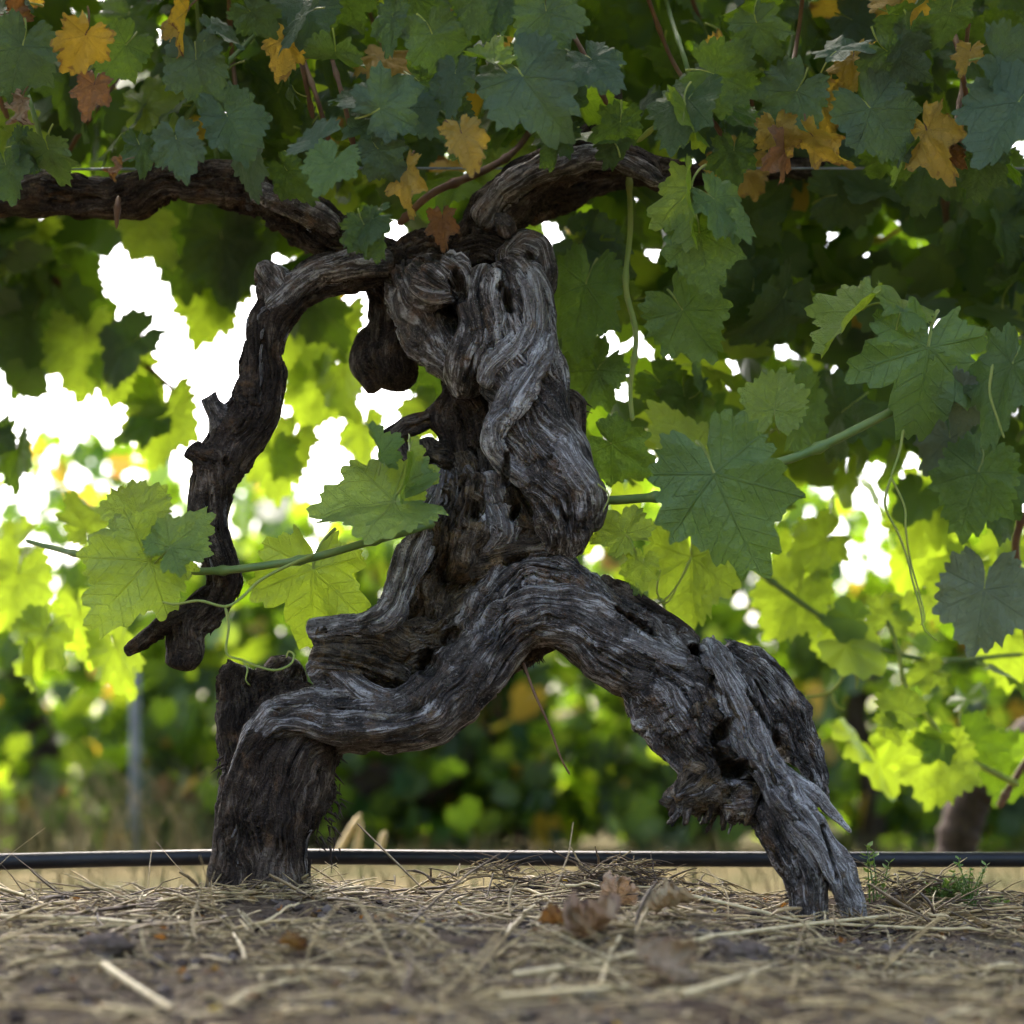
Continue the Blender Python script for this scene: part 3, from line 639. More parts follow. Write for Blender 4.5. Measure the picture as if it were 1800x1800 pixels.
c1.add([(600, 400, 0, 16), (540, 375, 0, 20), (490, 350, 0.5, 18), (440, 325, 2, 12)], 212, 0, 0.3, 0.25, 1.2, 0.2)
c1.flakes(0, 120, .015, .05, .0015, .004, .005, 4)
wood_obj('cordon', c1, vine, 0.0028)
c2 = Wood()
c2.add([(790, 470, 0, 40), (830, 425, 0, 46), (868, 380, 0, 44), (915, 335, 0, 40), (975, 298, 0, 34), (1040, 282, 0, 27), (1095, 278, -1, 23), (1130, 292, -1, 19), (1150, 315, -1, 15), (1170, 316, -1, 12)], 221, 1, 0.3, 0.22, 1.4, 0.22)
c2.add([(1085, 276, -3, 15), (1125, 292, -4, 16), (1152, 312, -4.5, 14), (1172, 318, -4.5, 10)], 227, 0, 0.3, 0.3, 1.3, 0.5)
c2.add([(840, 395, -2, 20), (900, 330, -3, 22), (960, 290, -3, 20), (1030, 272, -2.5, 17), (1090, 270, -2, 13)], 222, 0, 0.4, 0.2, 1.1, 0.1)
c2.add([(960, 300, 2, 36), (1020, 262, 3, 34), (1055, 225, 3, 28), (1072, 195, 3, 22), (1080, 150, 4, 18)], 223, 1, 0.3, 0.25, 1.2, 0.3)
c2.add([(905, 370, 3, 36), (970, 345, 5, 34), (1060, 318, 9, 26), (1200, 308, 14, 20), (1330, 300, 16, 20), (1440, 298, 16, 18), (1500, 290, 17, 10)], 224, 1, 0.3, 0.2, 1.1, 0.15)
c2.add([(1085, 282, 0, 16), (1140, 288, 0, 14), (1190, 293, 0, 10), (1230, 297, 0, 5)], 225, 1, 0.2, 0.2, 1.0, 0.2)
c2.add([(885, 400, -4, 15), (878, 385, -5.5, 13)], 226, 0, 0.2, 0.2, 1.2, 0.3, cap=(0, 0))
wood_obj('cordon', c2, vine, 0.0028)

# ------------------------------------------------------------------ vine leaves
LOBES = [(0, 1.0, 0.60), (0.95, 0.80, 0.58), (-0.95, 0.80, 0.58), (1.92, 0.62, 0.62), (-1.92, 0.62, 0.62), (2.62, 0.50, 0.42), (-2.62, 0.50, 0.42)]
def leaf_arrays(seed, na=132, nr=9, sinus=0.5, curl=0.25, fold=0.2, wavy=0.05, dry=0.0, teeth=True, holes=False):
    """leaf blade of unit midrib length in its own frame: +Y to the tip, +Z the upper side; petiole joins at the origin"""
    r_ = np.random.default_rng(seed)
    th = np.linspace(-math.pi + 0.10, math.pi - 0.10, na)
    lob = [(a + r_.normal(0, 0.06), L * (1 + r_.normal(0, 0.06)), w) for a, L, w in LOBES]
    R = np.zeros(na)
    for a_, L, w in lob:
        x = np.abs(th - a_) / w
        R = np.maximum(R, L * (1 - sinus * 0.62 * np.minimum(x, 1.25) ** 1.25))
    R *= 1 - 0.55 * sstep(2.65, 3.1, np.abs(th))
    R = R * (1 + 0.03 * np.sin(th * 9 + r_.uniform(0, 6)))
    if teeth:
        nt = 23 if na > 100 else 13
        ph = (th / (2 * np.pi) * nt * 1.0 + 0.25 * np.sin(th * 3 + seed)) % 1
        saw = np.where(ph < 0.65, ph / 0.65, (1 - ph) / 0.35)
        ph2 = (th / (2 * np.pi) * nt * 2.0 + 0.4) % 1
        saw2 = np.where(ph2 < 0.6, ph2 / 0.6, (1 - ph2) / 0.4)
        R = R * (0.90 + 0.15 * saw + (0.06 * saw2 if na > 100 else 0))
    k = (np.arange(nr + 1) / nr) ** 0.85
    r = k[:, None] * R[None]
    X, Yv = r * np.sin(th)[None], r * np.cos(th)[None]
    main = np.array([a_ for a_, L, w in lob[:5]])
    da = th[:, None] - main[None]
    near = np.argmin(np.abs(da), 1); dth = np.abs(da[np.arange(na), near])
    al = r * np.cos(dth)[None]; ac = r * np.sin(dth)[None]
    Z = 0.13 * np.minimum(ac, 0.25) * (1 - 0.5 * k[:, None])                     # blade rises between sunken veins
    Z -= curl * (r ** 2) * (0.7 + 0.3 * np.cos(th * 2 + r_.uniform(0, 6))[None])
    Z += fold * np.abs(X) * 0.8
    Z += wavy * r * (np.sin(th * 5 + r_.uniform(0, 6))[None] + 0.7 * np.sin(th * 9 + r_.uniform(0, 6))[None]) * k[:, None]
    Z += 0.07 * noise(X * 3 + seed, Yv * 3, X * 0, 21) + 0.02 * noise(X * 9 + seed, Yv * 9, X * 0, 24)
    P3 = np.stack([X, Yv, Z], -1)
    if dry > 0:      # crumple and roll the edges in
        q = k[:, None] ** 2
        ang = dry * 2.2 * q * (0.6 + 0.4 * np.sin(th * 2 + r_.uniform(0, 6)))[None]
        rr_ = r * (1 - 0.25 * dry * q)
        P3[..., 0] = rr_ * np.sin(th)[None] * np.cos(ang * 0.6); P3[..., 1] = rr_ * np.cos(th)[None] * np.cos(ang * 0.5)
        P3[..., 2] = Z + dry * (0.45 * r * np.sin(ang) + 0.12 * noise(X * 6 + seed, Yv * 6, X * 0, 22) + 0.06 * noise(X * 13 + seed, Yv * 13, X * 0, 23))
    V = P3.reshape(-1, 3)
    i = np.arange(nr)[:, None] * na; j = np.arange(na - 1)[None]
    F = np.stack([i + j, i + na + j, i + na + j + 1, i + j + 1], -1).reshape(-1, 4)
    uv = np.stack([al.ravel(), ac.ravel()], 1)
    misc = np.stack([np.repeat(k, na), np.zeros(len(V))], 1)
    lpos = np.stack([X.ravel(), Yv.ravel(), np.full(len(V), seed * 1.7)], 1)
    return V, F, uv, misc, lpos
def with_petiole(A, length, bend, seed, sides=5):
    V, F, uv, misc, lpos = A
    s = np.linspace(0, 1, 7)
    c = np.stack([bend * 0.4 * s ** 2, -length * s * (1 - 0.25 * s), -length * 0.55 * s ** 1.6], 1)
    c[0, 2] -= 0.004
    tv, tf = tube_arrays(c, np.full(7, 0.017) * (1 + 0.3 * s), sides)
    n = len(V)
    pu = np.zeros((len(tv), 2)); pu[:, 0] = 0.1
    return (np.vstack([V, tv]), F, tf + n, np.vstack([uv, pu]), np.vstack([misc, np.zeros((len(tv), 2))]), np.vstack([lpos, np.zeros((len(tv), 3))]))
HERO = {}
VAR = [dict(sinus=0.50, curl=0.20, fold=0.15, wavy=0.04), dict(sinus=0.62, curl=0.30, fold=0.25, wavy=0.05), dict(sinus=0.40, curl=0.12, fold=0.30, wavy=0.05),
       dict(sinus=0.70, curl=0.25, fold=0.10, wavy=0.06), dict(sinus=0.45, curl=0.45, fold=0.35, wavy=0.06), dict(sinus=0.58, curl=0.05, fold=0.05, wavy=0.04),
       dict(sinus=0.66, curl=0.15, fold=0.75, wavy=0.05), dict(sinus=0.5, curl=0.5, fold=0.1, wavy=0.09),
       dict(sinus=0.65, curl=0.3, fold=0.2, wavy=0.10, dry=0.35), dict(sinus=0.7, curl=0.3, fold=0.3, wavy=0.12, dry=0.75), dict(sinus=0.7, curl=0.2, fold=0.3, wavy=0.12, dry=1.0)]
def hero_mesh(var, col, pet=0.55, pm=None):
    key = (var, col, pet)
    if key not in HERO:
        A = leaf_arrays(31 + var, **VAR[var])
        V, F, TF, uv, misc, lpos = with_petiole(A, pet, 0.3 * (-1) ** var, var)
        HERO[key] = make_mesh('leaf_' + col, V, [F, TF], [ML[col], M_TEND if col in ('green', 'fresh', 'lime', 'teal', 'grey') else M_BROWNCANE],
                              {'veins': uv, 'misc': misc}, np.concatenate([np.zeros(len(F)), np.ones(len(TF))]), {'lpos': lpos})
    return HERO[key]
def leaf_matrix(px, py, Y, size_px, ang, tx, ty):
    """petiole joint at px,py; midrib points to image angle ang (deg, 90 = up); tx tips the tip away (+) or toward us, ty rolls about the midrib"""
    a = math.radians(ang)
    tip = Vector((math.cos(a), 0, math.sin(a))); nrm = Vector((0, -1, 0)); side = tip.cross(nrm)
    M = Matrix((side, tip, nrm)).transposed().to_4x4()
    M = M @ Matrix.Rotation(math.radians(ty), 4, 'Y') @ Matrix.Rotation(math.radians(-tx), 4, 'X')
    return Matrix.Translation(P(px, py, Y)) @ M @ Matrix.Scale(size_px * MPP(Y), 4)
def put_leaf(parent, px, py, Y, size, ang, tx=0, ty=0, var=0, col='green', pet=0.55):
    o = obj('leaf', hero_mesh(var, col, pet), parent)
    o.matrix_parent_inverse = Matrix.Identity(4)
    o.matrix_local = Matrix.Translation(-parent.matrix_world.translation) @ leaf_matrix(px, py, Y, size, ang, tx, ty)
    return o
def flip(M): return M @ Matrix.Rotation(math.pi, 4, 'Y')

# hero leaves: px, py of the petiole joint, Y, midrib px, tip angle, tilt, roll, shape, colour
H = [
 # crisp leaves on the low green shoot, left
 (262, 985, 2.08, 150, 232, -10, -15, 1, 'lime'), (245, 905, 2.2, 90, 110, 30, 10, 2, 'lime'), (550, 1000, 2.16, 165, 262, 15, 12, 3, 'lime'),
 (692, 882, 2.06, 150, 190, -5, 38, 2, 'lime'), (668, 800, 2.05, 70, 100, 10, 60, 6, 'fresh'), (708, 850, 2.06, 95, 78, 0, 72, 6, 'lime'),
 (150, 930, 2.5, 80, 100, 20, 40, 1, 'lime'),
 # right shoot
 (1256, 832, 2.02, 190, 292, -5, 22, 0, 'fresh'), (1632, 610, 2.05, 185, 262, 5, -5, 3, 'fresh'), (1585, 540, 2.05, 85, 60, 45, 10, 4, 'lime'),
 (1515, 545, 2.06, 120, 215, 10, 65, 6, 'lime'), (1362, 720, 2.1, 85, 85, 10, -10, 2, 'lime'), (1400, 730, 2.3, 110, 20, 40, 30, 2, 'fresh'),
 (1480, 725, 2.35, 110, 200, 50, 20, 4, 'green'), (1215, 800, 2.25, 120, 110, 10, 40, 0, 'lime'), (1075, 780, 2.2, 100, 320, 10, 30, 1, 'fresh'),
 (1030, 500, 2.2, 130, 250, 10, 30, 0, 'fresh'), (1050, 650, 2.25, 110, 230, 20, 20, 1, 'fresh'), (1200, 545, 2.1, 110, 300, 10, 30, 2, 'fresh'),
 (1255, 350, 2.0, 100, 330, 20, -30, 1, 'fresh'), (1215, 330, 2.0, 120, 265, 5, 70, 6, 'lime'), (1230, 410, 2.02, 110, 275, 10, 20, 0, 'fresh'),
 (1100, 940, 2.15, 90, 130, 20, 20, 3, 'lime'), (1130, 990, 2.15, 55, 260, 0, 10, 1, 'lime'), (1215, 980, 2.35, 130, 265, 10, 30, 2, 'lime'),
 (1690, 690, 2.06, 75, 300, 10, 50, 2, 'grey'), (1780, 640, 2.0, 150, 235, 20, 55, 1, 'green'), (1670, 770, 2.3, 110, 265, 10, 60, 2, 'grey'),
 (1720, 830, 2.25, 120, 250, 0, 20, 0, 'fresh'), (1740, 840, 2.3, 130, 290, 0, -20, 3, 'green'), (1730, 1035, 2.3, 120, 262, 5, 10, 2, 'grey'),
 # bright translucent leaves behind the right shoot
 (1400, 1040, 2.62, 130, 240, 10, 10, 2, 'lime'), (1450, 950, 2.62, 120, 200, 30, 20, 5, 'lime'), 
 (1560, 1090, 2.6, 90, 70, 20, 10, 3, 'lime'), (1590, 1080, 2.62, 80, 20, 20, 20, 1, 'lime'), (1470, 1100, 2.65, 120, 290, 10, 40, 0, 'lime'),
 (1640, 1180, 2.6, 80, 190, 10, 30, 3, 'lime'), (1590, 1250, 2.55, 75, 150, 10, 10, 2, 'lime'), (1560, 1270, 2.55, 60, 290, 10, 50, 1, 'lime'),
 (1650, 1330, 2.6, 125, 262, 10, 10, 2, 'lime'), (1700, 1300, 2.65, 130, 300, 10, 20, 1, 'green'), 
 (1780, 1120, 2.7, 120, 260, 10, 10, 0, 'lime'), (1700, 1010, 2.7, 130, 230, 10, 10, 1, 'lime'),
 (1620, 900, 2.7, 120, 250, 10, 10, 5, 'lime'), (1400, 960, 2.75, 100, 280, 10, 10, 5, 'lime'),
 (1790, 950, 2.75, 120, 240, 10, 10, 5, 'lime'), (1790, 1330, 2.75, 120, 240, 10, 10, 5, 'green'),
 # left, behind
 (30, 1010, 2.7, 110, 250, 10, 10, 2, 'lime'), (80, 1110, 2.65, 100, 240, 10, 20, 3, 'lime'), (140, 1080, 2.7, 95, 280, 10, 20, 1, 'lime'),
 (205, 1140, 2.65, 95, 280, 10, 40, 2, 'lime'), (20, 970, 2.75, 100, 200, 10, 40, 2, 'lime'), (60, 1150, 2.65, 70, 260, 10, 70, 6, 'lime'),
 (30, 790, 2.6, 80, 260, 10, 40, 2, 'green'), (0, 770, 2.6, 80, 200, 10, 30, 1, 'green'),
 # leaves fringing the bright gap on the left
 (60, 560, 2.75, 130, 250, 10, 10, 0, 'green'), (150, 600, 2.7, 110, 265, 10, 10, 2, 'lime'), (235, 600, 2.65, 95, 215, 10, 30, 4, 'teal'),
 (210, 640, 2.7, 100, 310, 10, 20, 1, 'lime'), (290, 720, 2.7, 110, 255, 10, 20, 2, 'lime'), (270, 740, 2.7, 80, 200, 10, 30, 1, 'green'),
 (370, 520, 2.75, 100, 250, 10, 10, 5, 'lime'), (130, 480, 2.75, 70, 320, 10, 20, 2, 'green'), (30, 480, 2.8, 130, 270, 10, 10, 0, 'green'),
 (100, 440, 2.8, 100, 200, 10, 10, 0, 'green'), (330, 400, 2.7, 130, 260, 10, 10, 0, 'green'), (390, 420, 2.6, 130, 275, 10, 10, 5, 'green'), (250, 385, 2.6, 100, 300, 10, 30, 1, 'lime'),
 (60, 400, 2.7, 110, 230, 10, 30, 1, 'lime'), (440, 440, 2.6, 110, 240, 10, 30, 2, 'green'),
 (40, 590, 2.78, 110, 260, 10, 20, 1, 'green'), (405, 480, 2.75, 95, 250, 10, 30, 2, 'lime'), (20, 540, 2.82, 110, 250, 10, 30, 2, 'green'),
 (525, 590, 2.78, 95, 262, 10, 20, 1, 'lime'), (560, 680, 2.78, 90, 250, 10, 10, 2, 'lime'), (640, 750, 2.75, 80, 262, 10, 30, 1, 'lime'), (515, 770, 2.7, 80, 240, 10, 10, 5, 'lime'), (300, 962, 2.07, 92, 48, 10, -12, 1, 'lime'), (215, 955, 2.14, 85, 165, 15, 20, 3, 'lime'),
 (590, 570, 2.7, 110, 240, 10, 30, 2, 'lime'), (560, 540, 2.6, 90, 300, 10, 30, 1, 'green'), (600, 660, 2.7, 90, 280, 10, 50, 2, 'lime'), (480, 800, 2.7, 90, 270, 10, 20, 5, 'lime'), (760, 640, 2.6, 90, 270, 10, 20, 1, 'green'), (755, 720, 2.6, 80, 230, 10, 20, 1, 'lime'),
 # canopy front: coloured and crisp leaves
 (150, 62, 1.95, 98, 270, 15, 0, 8, 'yellow'), (165, 150, 2.0, 80, 262, 20, 20, 8, 'rust'), (40, 180, 2.0, 75, 262, 10, 40, 9, 'dry'), (20, 20, 2.0, 70, 40, 20, 20, 9, 'rust'),
 (212, 290, 1.95, 62, 232, 10, 20, 9, 'rust'), (345, 105, 1.98, 95, 275, 20, 10, 4, 'teal'), (310, 245, 1.96, 82, 282, 15, 0, 5, 'teal'), (385, 60, 1.98, 70, 30, 20, 20, 2, 'teal'),
 (500, 70, 2.02, 95, 262, 15, 20, 8, 'yellow'), (400, 205, 2.0, 100, 310, 20, 10, 2, 'teal'), (590, 90, 1.97, 90, 255, 25, 10, 4, 'teal'),
 (587, 285, 1.93, 88, 262, 8, 5, 2, 'fresh'), (560, 245, 1.96, 70, 120, 25, 10, 2, 'teal'), (668, 190, 1.95, 92, 20, 20, 10, 3, 'teal'), (665, 262, 1.97, 75, 300, 20, 20, 1, 'teal'),
 (655, 175, 2.0, 90, 170, 30, 10, 2, 'teal'), (812, 235, 1.93, 96, 285, 5, 10, 8, 'yellow'), (715, 300, 1.98, 88, 262, 10, 30, 8, 'yellow'), (778, 385, 2.1, 62, 265, 10, 30, 8, 'rust'),
 (655, 385, 1.97, 72, 200, 15, 40, 7, 'green'), (640, 395, 1.97, 70, 300, 20, -10, 1, 'green'), (920, 135, 1.94, 118, 292, 10, -12, 4, 'teal'), (870, 110, 1.94, 80, 150, 20, 50, 6, 'lime'),
 (1040, 105, 1.98, 98, 300, 20, -10, 1, 'teal'), (1210, 175, 1.99, 120, 280, 10, 10, 0, 'green'), (1205, 185, 1.98, 100, 268, 5, 75, 6, 'lime'), (1255, 130, 2.0, 110, 330, 30, 10, 2, 'green'),
 (1330, 40, 2.0, 80, 270, 20, 10, 3, 'teal'), (1470, 90, 2.0, 90, 60, 30, 10, 3, 'teal'), (1560, 90, 2.0, 110, 330, 40, 10, 5, 'teal'), (1500, 100, 2.04, 100, 265, 10, 30, 8, 'yellow'),
 (1400, 160, 2.02, 90, 220, 20, 10, 2, 'teal'), (1530, 190, 2.02, 110, 290, 20, 10, 0, 'teal'), (1365, 225, 2.02, 80, 262, 10, 20, 5, 'yellow'), (1430, 240, 2.0, 105, 292, 5, 40, 8, 'yellow'),
 (1450, 180, 2.06, 100, 280, 10, 0, 8, 'yellow'), (1630, 230, 2.03, 110, 258, 10, 45, 8, 'yellow'), (1665, 260, 2.05, 80, 310, 10, 40, 9, 'rust'), (1705, 90, 2.0, 60, 260, 10, 20, 8, 'yellow'),
 (1760, 110, 1.97, 110, 320, 30, 10, 2, 'teal'), (1790, 180, 1.95, 130, 255, 10, 30, 2, 'teal'), (1670, 20, 1.98, 90, 280, 30, 10, 1, 'teal'), (1600, 60, 2.0, 90, 300, 30, 10, 1, 'teal'),
 (85, 262, 2.04, 80, 262, 20, 20, 1, 'teal'), (245, 255, 2.06, 78, 275, 20, -20, 3, 'teal'), (440, 268, 2.04, 82, 250, 25, 25, 0, 'teal'), (505, 300, 2.06, 75, 290, 20, 15, 1, 'green'), (10, 290, 2.05, 80, 290, 15, 25, 2, 'green'), (1290, 265, 2.08, 85, 255, 20, 30, 1, 'green'), (1560, 270, 2.1, 90, 280, 20, 10, 3, 'green'), (1730, 270, 2.06, 90, 250, 20, 10, 0, 'teal'), (985, 235, 2.05, 75, 250, 20, 30, 3, 'green'), (1090, 215, 2.04, 80, 290, 20, -25, 1, 'green'),
 (830, 0, 1.95, 70, 270, 20, 10, 5, 'teal'), (760, 60, 1.97, 90, 290, 25, 10, 0, 'teal'), (690, 30, 1.98, 80, 250, 25, 10, 1, 'teal'), (960, 20, 1.95, 90, 280, 20, 30, 2, 'teal'),
 (530, 30, 1.98, 80, 260, 20, 20, 5, 'teal'), (440, 20, 1.97, 80, 300, 20, 10, 5, 'teal'), (330, 20, 1.97, 90, 270, 10, 60, 6, 'yellow'), (720, 190, 1.99, 80, 300, 20, 10, 0, 'teal'),
 (800, 130, 1.98, 85, 260, 20, 10, 1, 'teal'), (40, 80, 1.98, 100, 250, 20, 10, 0, 'teal'),
]
nleaf = 0
for h in H:
    if h[2] > 2.5 and h[0] > 1200: h = h[:3] + (h[3] * 0.78,) + h[4:]
    if h[2] < 2.12 and h[1] < 330: h = h[:3] + (h[3] * R0.uniform(0.85, 1.12), h[4] + R0.gauss(0, 14), h[5] + R0.gauss(0, 20), h[6] + R0.gauss(0, 24)) + h[7:]
    put_leaf(vine, *h); nleaf += 1

# ------------------------------------------------------------------ leafy mass: random leaves
def inpoly(x, y, poly):
    c = False; j = len(poly) - 1
    for i in range(len(poly)):
        if (poly[i][1] > y) != (poly[j][1] > y) and x < (poly[j][0]-poly[i][0]) * (y-poly[i][1]) / (poly[j][1]-poly[i][1]) + poly[i][0]: c = not c
        j = i
    return c
GAPS = [[(-100, 640), (110, 650), (180, 690), (270, 650), (200, 480), (85, 480), (120, 400), (260, 390), (340, 450), (420, 560), (415, 650), (320, 700), (230, 770), (160, 790), (60, 850), (-100, 850)],
        [(500, 600), (560, 640), (620, 720), (680, 740), (650, 800), (540, 790), (490, 720)],
        [(1180, 640), (1240, 650), (1240, 700), (1190, 700)], [(1440, 665), (1500, 680), (1490, 705), (1445, 700)]]
def gap(px, py, m=38):
    for gi, g in enumerate(GAPS):
        m = (62, 50)[gi] if gi < 2 else 14
        for dx, dy in ((0, 0), (m, 0), (-m, 0), (0, m), (0, -m)):
            if inpoly(px + dx, py + dy, g): return True
    return False
R = random.Random(3)
def rand_leaf(x0, x1, y0, y1, ya, yb, s0, s1, cols, usegap=True, face=44):
    for _ in range(20):
        px, py = R.uniform(x0, x1), R.uniform(y0, y1)
        Y = R.uniform(ya, yb)
        if not (usegap and gap(px, py + 45, 62)): break
    else: return None
    size = R.uniform(s0, s1)            # midrib in metres
    return (px, py, Y, size / MPP(Y), R.gauss(270, 65), R.gauss(14, face * 0.9), R.gauss(0, face), R.choice([0, 1, 2, 3, 4, 5, 6, 7, 4, 7]), R.choices(list(cols), list(cols.values()))[0])
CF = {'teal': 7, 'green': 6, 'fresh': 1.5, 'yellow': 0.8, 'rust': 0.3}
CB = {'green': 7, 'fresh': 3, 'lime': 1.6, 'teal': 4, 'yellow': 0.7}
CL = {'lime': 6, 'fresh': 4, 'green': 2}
mass = []
def scatter(n, *a, **k):
    for _ in range(n):
        q = rand_leaf(*a, **k)
        if q: mass.append(q)
scatter(62, -60, 1860, -60, 290, 2.0, 2.4, 0.034, 0.058, CF)           # front of the canopy
scatter(260, -120, 1920, -120, 330, 2.25, 2.6, 0.05, 0.07, CB)
scatter(280, -160, 1960, -120, 380, 2.6, 3.0, 0.05, 0.07, CB)
scatter(110, 1000, 1900, 330, 560, 2.3, 2.8, 0.05, 0.068, CB)
scatter(120, 1230, 1900, 500, 760, 2.4, 2.95, 0.045, 0.062, CB)
scatter(60, 970, 1300, 440, 780, 2.3, 2.9, 0.040, 0.058, CL)
scatter(26, 1000, 1420, 760, 960, 2.4, 2.95, 0.035, 0.05, CL)
scatter(30, -80, 560, 350, 520, 2.6, 3.0, 0.05, 0.065, CB)
scatter(14, -80, 240, 480, 640, 2.6, 3.0, 0.045, 0.06, CB)
scatter(34, 1330, 1720, 730, 880, 2.55, 2.95, 0.038, 0.055, CL)
scatter(46, 1480, 1900, 760, 1430, 2.55, 2.95, 0.038, 0.055, CL)
mass = [q for q in mass if not (q[0] > 1640 and q[1] > 1340)]      # keep the lowest shoots clear of the ground
mass.sort(key=lambda q: -q[3])
room = 300 - nleaf
def vis(q): return -60 < q[0] < 1860 and -60 < q[1] < 1500
front = sorted([q for q in mass if vis(q)], key=lambda q: q[2])[:room]
fs = set(id(q) for q in front)
for q in front: put_leaf(vine, *q)
rest = [q for q in mass if id(q) not in fs]
# canopy above and beside the frame, added to shade the vine
for _ in range(2600):
    x, y, z = R.uniform(-1.6, 1.6), R.uniform(1.98, 3.2), 0
    z = 0.086 + 0.391 * y + R.uniform(0.08, 0.55)
    rest.append(('w', x, y, z, R.uniform(0.05, 0.07)))
for _ in range(1000):  # forward overhang out of view, added to darken the front leaves
    rest.append(('w', R.uniform(-1.6, 1.6), R.uniform(1.66, 2.0), R.uniform(0.97, 1.4), R.uniform(0.05, 0.07)))
for _ in range(1100):
    y = R.uniform(2.6, 3.6); rest.append(('w', R.uniform(-1.5, 1.5), y, 0.086 + (1417 - 420) / 3750 * y + R.uniform(0.02, 0.45), R.uniform(0.05, 0.07)))
for _ in range(160):
    sgn = R.choice([-1, 1])
    rest.append(('w', sgn * R.uniform(0.58, 1.6), R.uniform(1.95, 2.9), R.uniform(0.55, 0.85), R.uniform(0.05, 0.07)))

LOW = {}
def low_arrays(v, na, nr):
    k = (v, na, nr)
    if k not in LOW:
        LOW[k] = leaf_arrays(61 + v, na=na, nr=nr, **{**VAR[v], 'wavy': 0.04})
    return LOW[k]
COLS = ['green', 'fresh', 'teal', 'lime', 'yellow', 'rust', 'dry', 'grey']
def foliage_mesh(name, items, na, nr, origin):
    """items: (Matrix, variant, colour)"""
    Vs, Fs, U1, U2, LP, MI = [], [], [], [], [], []; off = 0
    for M, v, c in items:
        V, F, uv, misc, lpos = low_arrays(v, na, nr)
        m = np.array(M)
        Vs.append(V @ m[:3, :3].T + m[:3, 3] - origin); Fs.append(F + off); U1.append(uv)
        mi = misc.copy(); mi[:, 1] = R.random(); U2.append(mi); LP.append(lpos); MI.append(np.full(len(F), COLS.index(c))); off += len(V)
    return make_mesh(name, np.vstack(Vs), [np.vstack(Fs)], [MLL[c] for c in COLS], {'veins': np.vstack(U1), 'misc': np.vstack(U2)}, np.concatenate(MI), {'lpos': np.vstack(LP)})
def world_leaf(x, y, z, size, face=40, lean=None):
    a = math.radians(R.gauss(270, 45))
    tip = Vector((math.cos(a), 0, math.sin(a))); nrm = Vector((0, -1, 0)); side = tip.cross(nrm)
    M = Matrix((side, tip, nrm)).transposed().to_4x4()
    M = Matrix.Rotation(R.uniform(0, 6.28) if lean is None else lean, 4, 'Z') @ M
    M = M @ Matrix.Rotation(math.radians(R.gauss(0, face)), 4, 'Y') @ Matrix.Rotation(math.radians(-R.gauss(25, 25)), 4, 'X')
    return Matrix.Translation((x, y, z)) @ M @ Matrix.Scale(size, 4)
items = []
for q in rest:
    if q[0] == 'w': items.append((world_leaf(*q[1:]), R.choice([0, 1, 2, 3, 4, 5]), R.choices(list(CF), list(CF.values()))[0]))
    else: items.append((leaf_matrix(*q[:7]), min(q[7], 7), q[8]))
vo = np.array(vine.matrix_world.translation)
seen = [(it_, q) for it_, q in zip(items, rest) if q[0] != 'w']; unseen = [it_ for it_, q in zip(items, rest) if q[0] == 'w']
tag(obj('foliage', foliage_mesh('foliage', [a_ for a_, _ in seen], 40, 2, vo), vine), kind='stuff')
tag(obj('foliage', foliage_mesh('foliage', unseen, 20, 1, vo), vine), kind='stuff')

# ------------------------------------------------------------------ shoots, tendrils
def cane(pts, mat=M_CANE, node=0.09, **k): return tube_obj('shoot', pts, mat, vine, 10, 0.004, node, **k)
cane([(1030, 880, 2.14, 8), (1100, 878, 2.12, 8), (1200, 866, 2.08, 8), (1310, 830, 2.07, 8), (1420, 795, 2.08, 8), (1550, 732, 2.08, 8), (1680, 665, 2.09, 8), (1800, 612, 2.1, 7), (1900, 570, 2.1, 7)])
cane([(770, 915, 2.12, 8), (720, 932, 2.10, 8), (640, 955, 2.10, 7), (550, 980, 2.10, 7), (460, 995, 2.10, 7), (370, 1004, 2.11, 7), (280, 1000, 2.14, 6), (190, 985, 2.2, 5), (110, 968, 2.26, 5), (45, 950, 2.3, 4)])
cane([(1105, 290, 2.2, 5), (1108, 400, 2.18, 5), (1100, 500, 2.17, 5), (1118, 590, 2.17, 5), (1108, 680, 2.17, 4.5), (1112, 740, 2.17, 4)], M_TEND)
cane([(700, 395, 2.15, 6), (760, 340, 2.14, 7), (850, 300, 2.2, 7), (910, 260, 2.25, 6), (960, 180, 2.3, 6)], M_BROWNCANE)
cane([(1120, 250, 2.05, 4), (1160, 215, 2.02, 4), (1205, 180, 2.0, 4)], M_TEND)
cane([(1800, 900, 2.4, 7), (1785, 960, 2.42, 7), (1795, 1040, 2.45, 7), (1810, 1150, 2.5, 7)], M_BROWNCANE)
cane([(1340, 1010, 2.6, 5), (1430, 1075, 2.6, 5), (1520, 1130, 2.6, 4), (1640, 1160, 2.62, 4), (1800, 1150, 2.66, 4)])
cane([(1560, 1090, 2.6, 4), (1580, 1150, 2.6, 4), (1590, 1200, 2.6, 4), (1620, 1245, 2.6, 4), (1680, 1320, 2.62, 5), (1790, 1380, 2.66, 6)], M_TEND)
cane([(1755, 1420, 2.66, 6), (1790, 1360, 2.66, 6), (1830, 1300, 2.66, 6)], M_BROWNCANE)
cane([(0, 520, 2.78, 5), (80, 480, 2.76, 5), (150, 560, 2.72, 5), (230, 620, 2.7, 5), (310, 690, 2.7, 4)], M_BROWNCANE)
cane([(208, 345, 2.16, 4), (206, 370, 2.15, 5), (205, 402, 2.15, 3)], M_BROWNCANE)
cane([(1660, 330, 2.4, 6), (1665, 400, 2.42, 6), (1680, 470, 2.45, 6)], M_BROWNCANE)
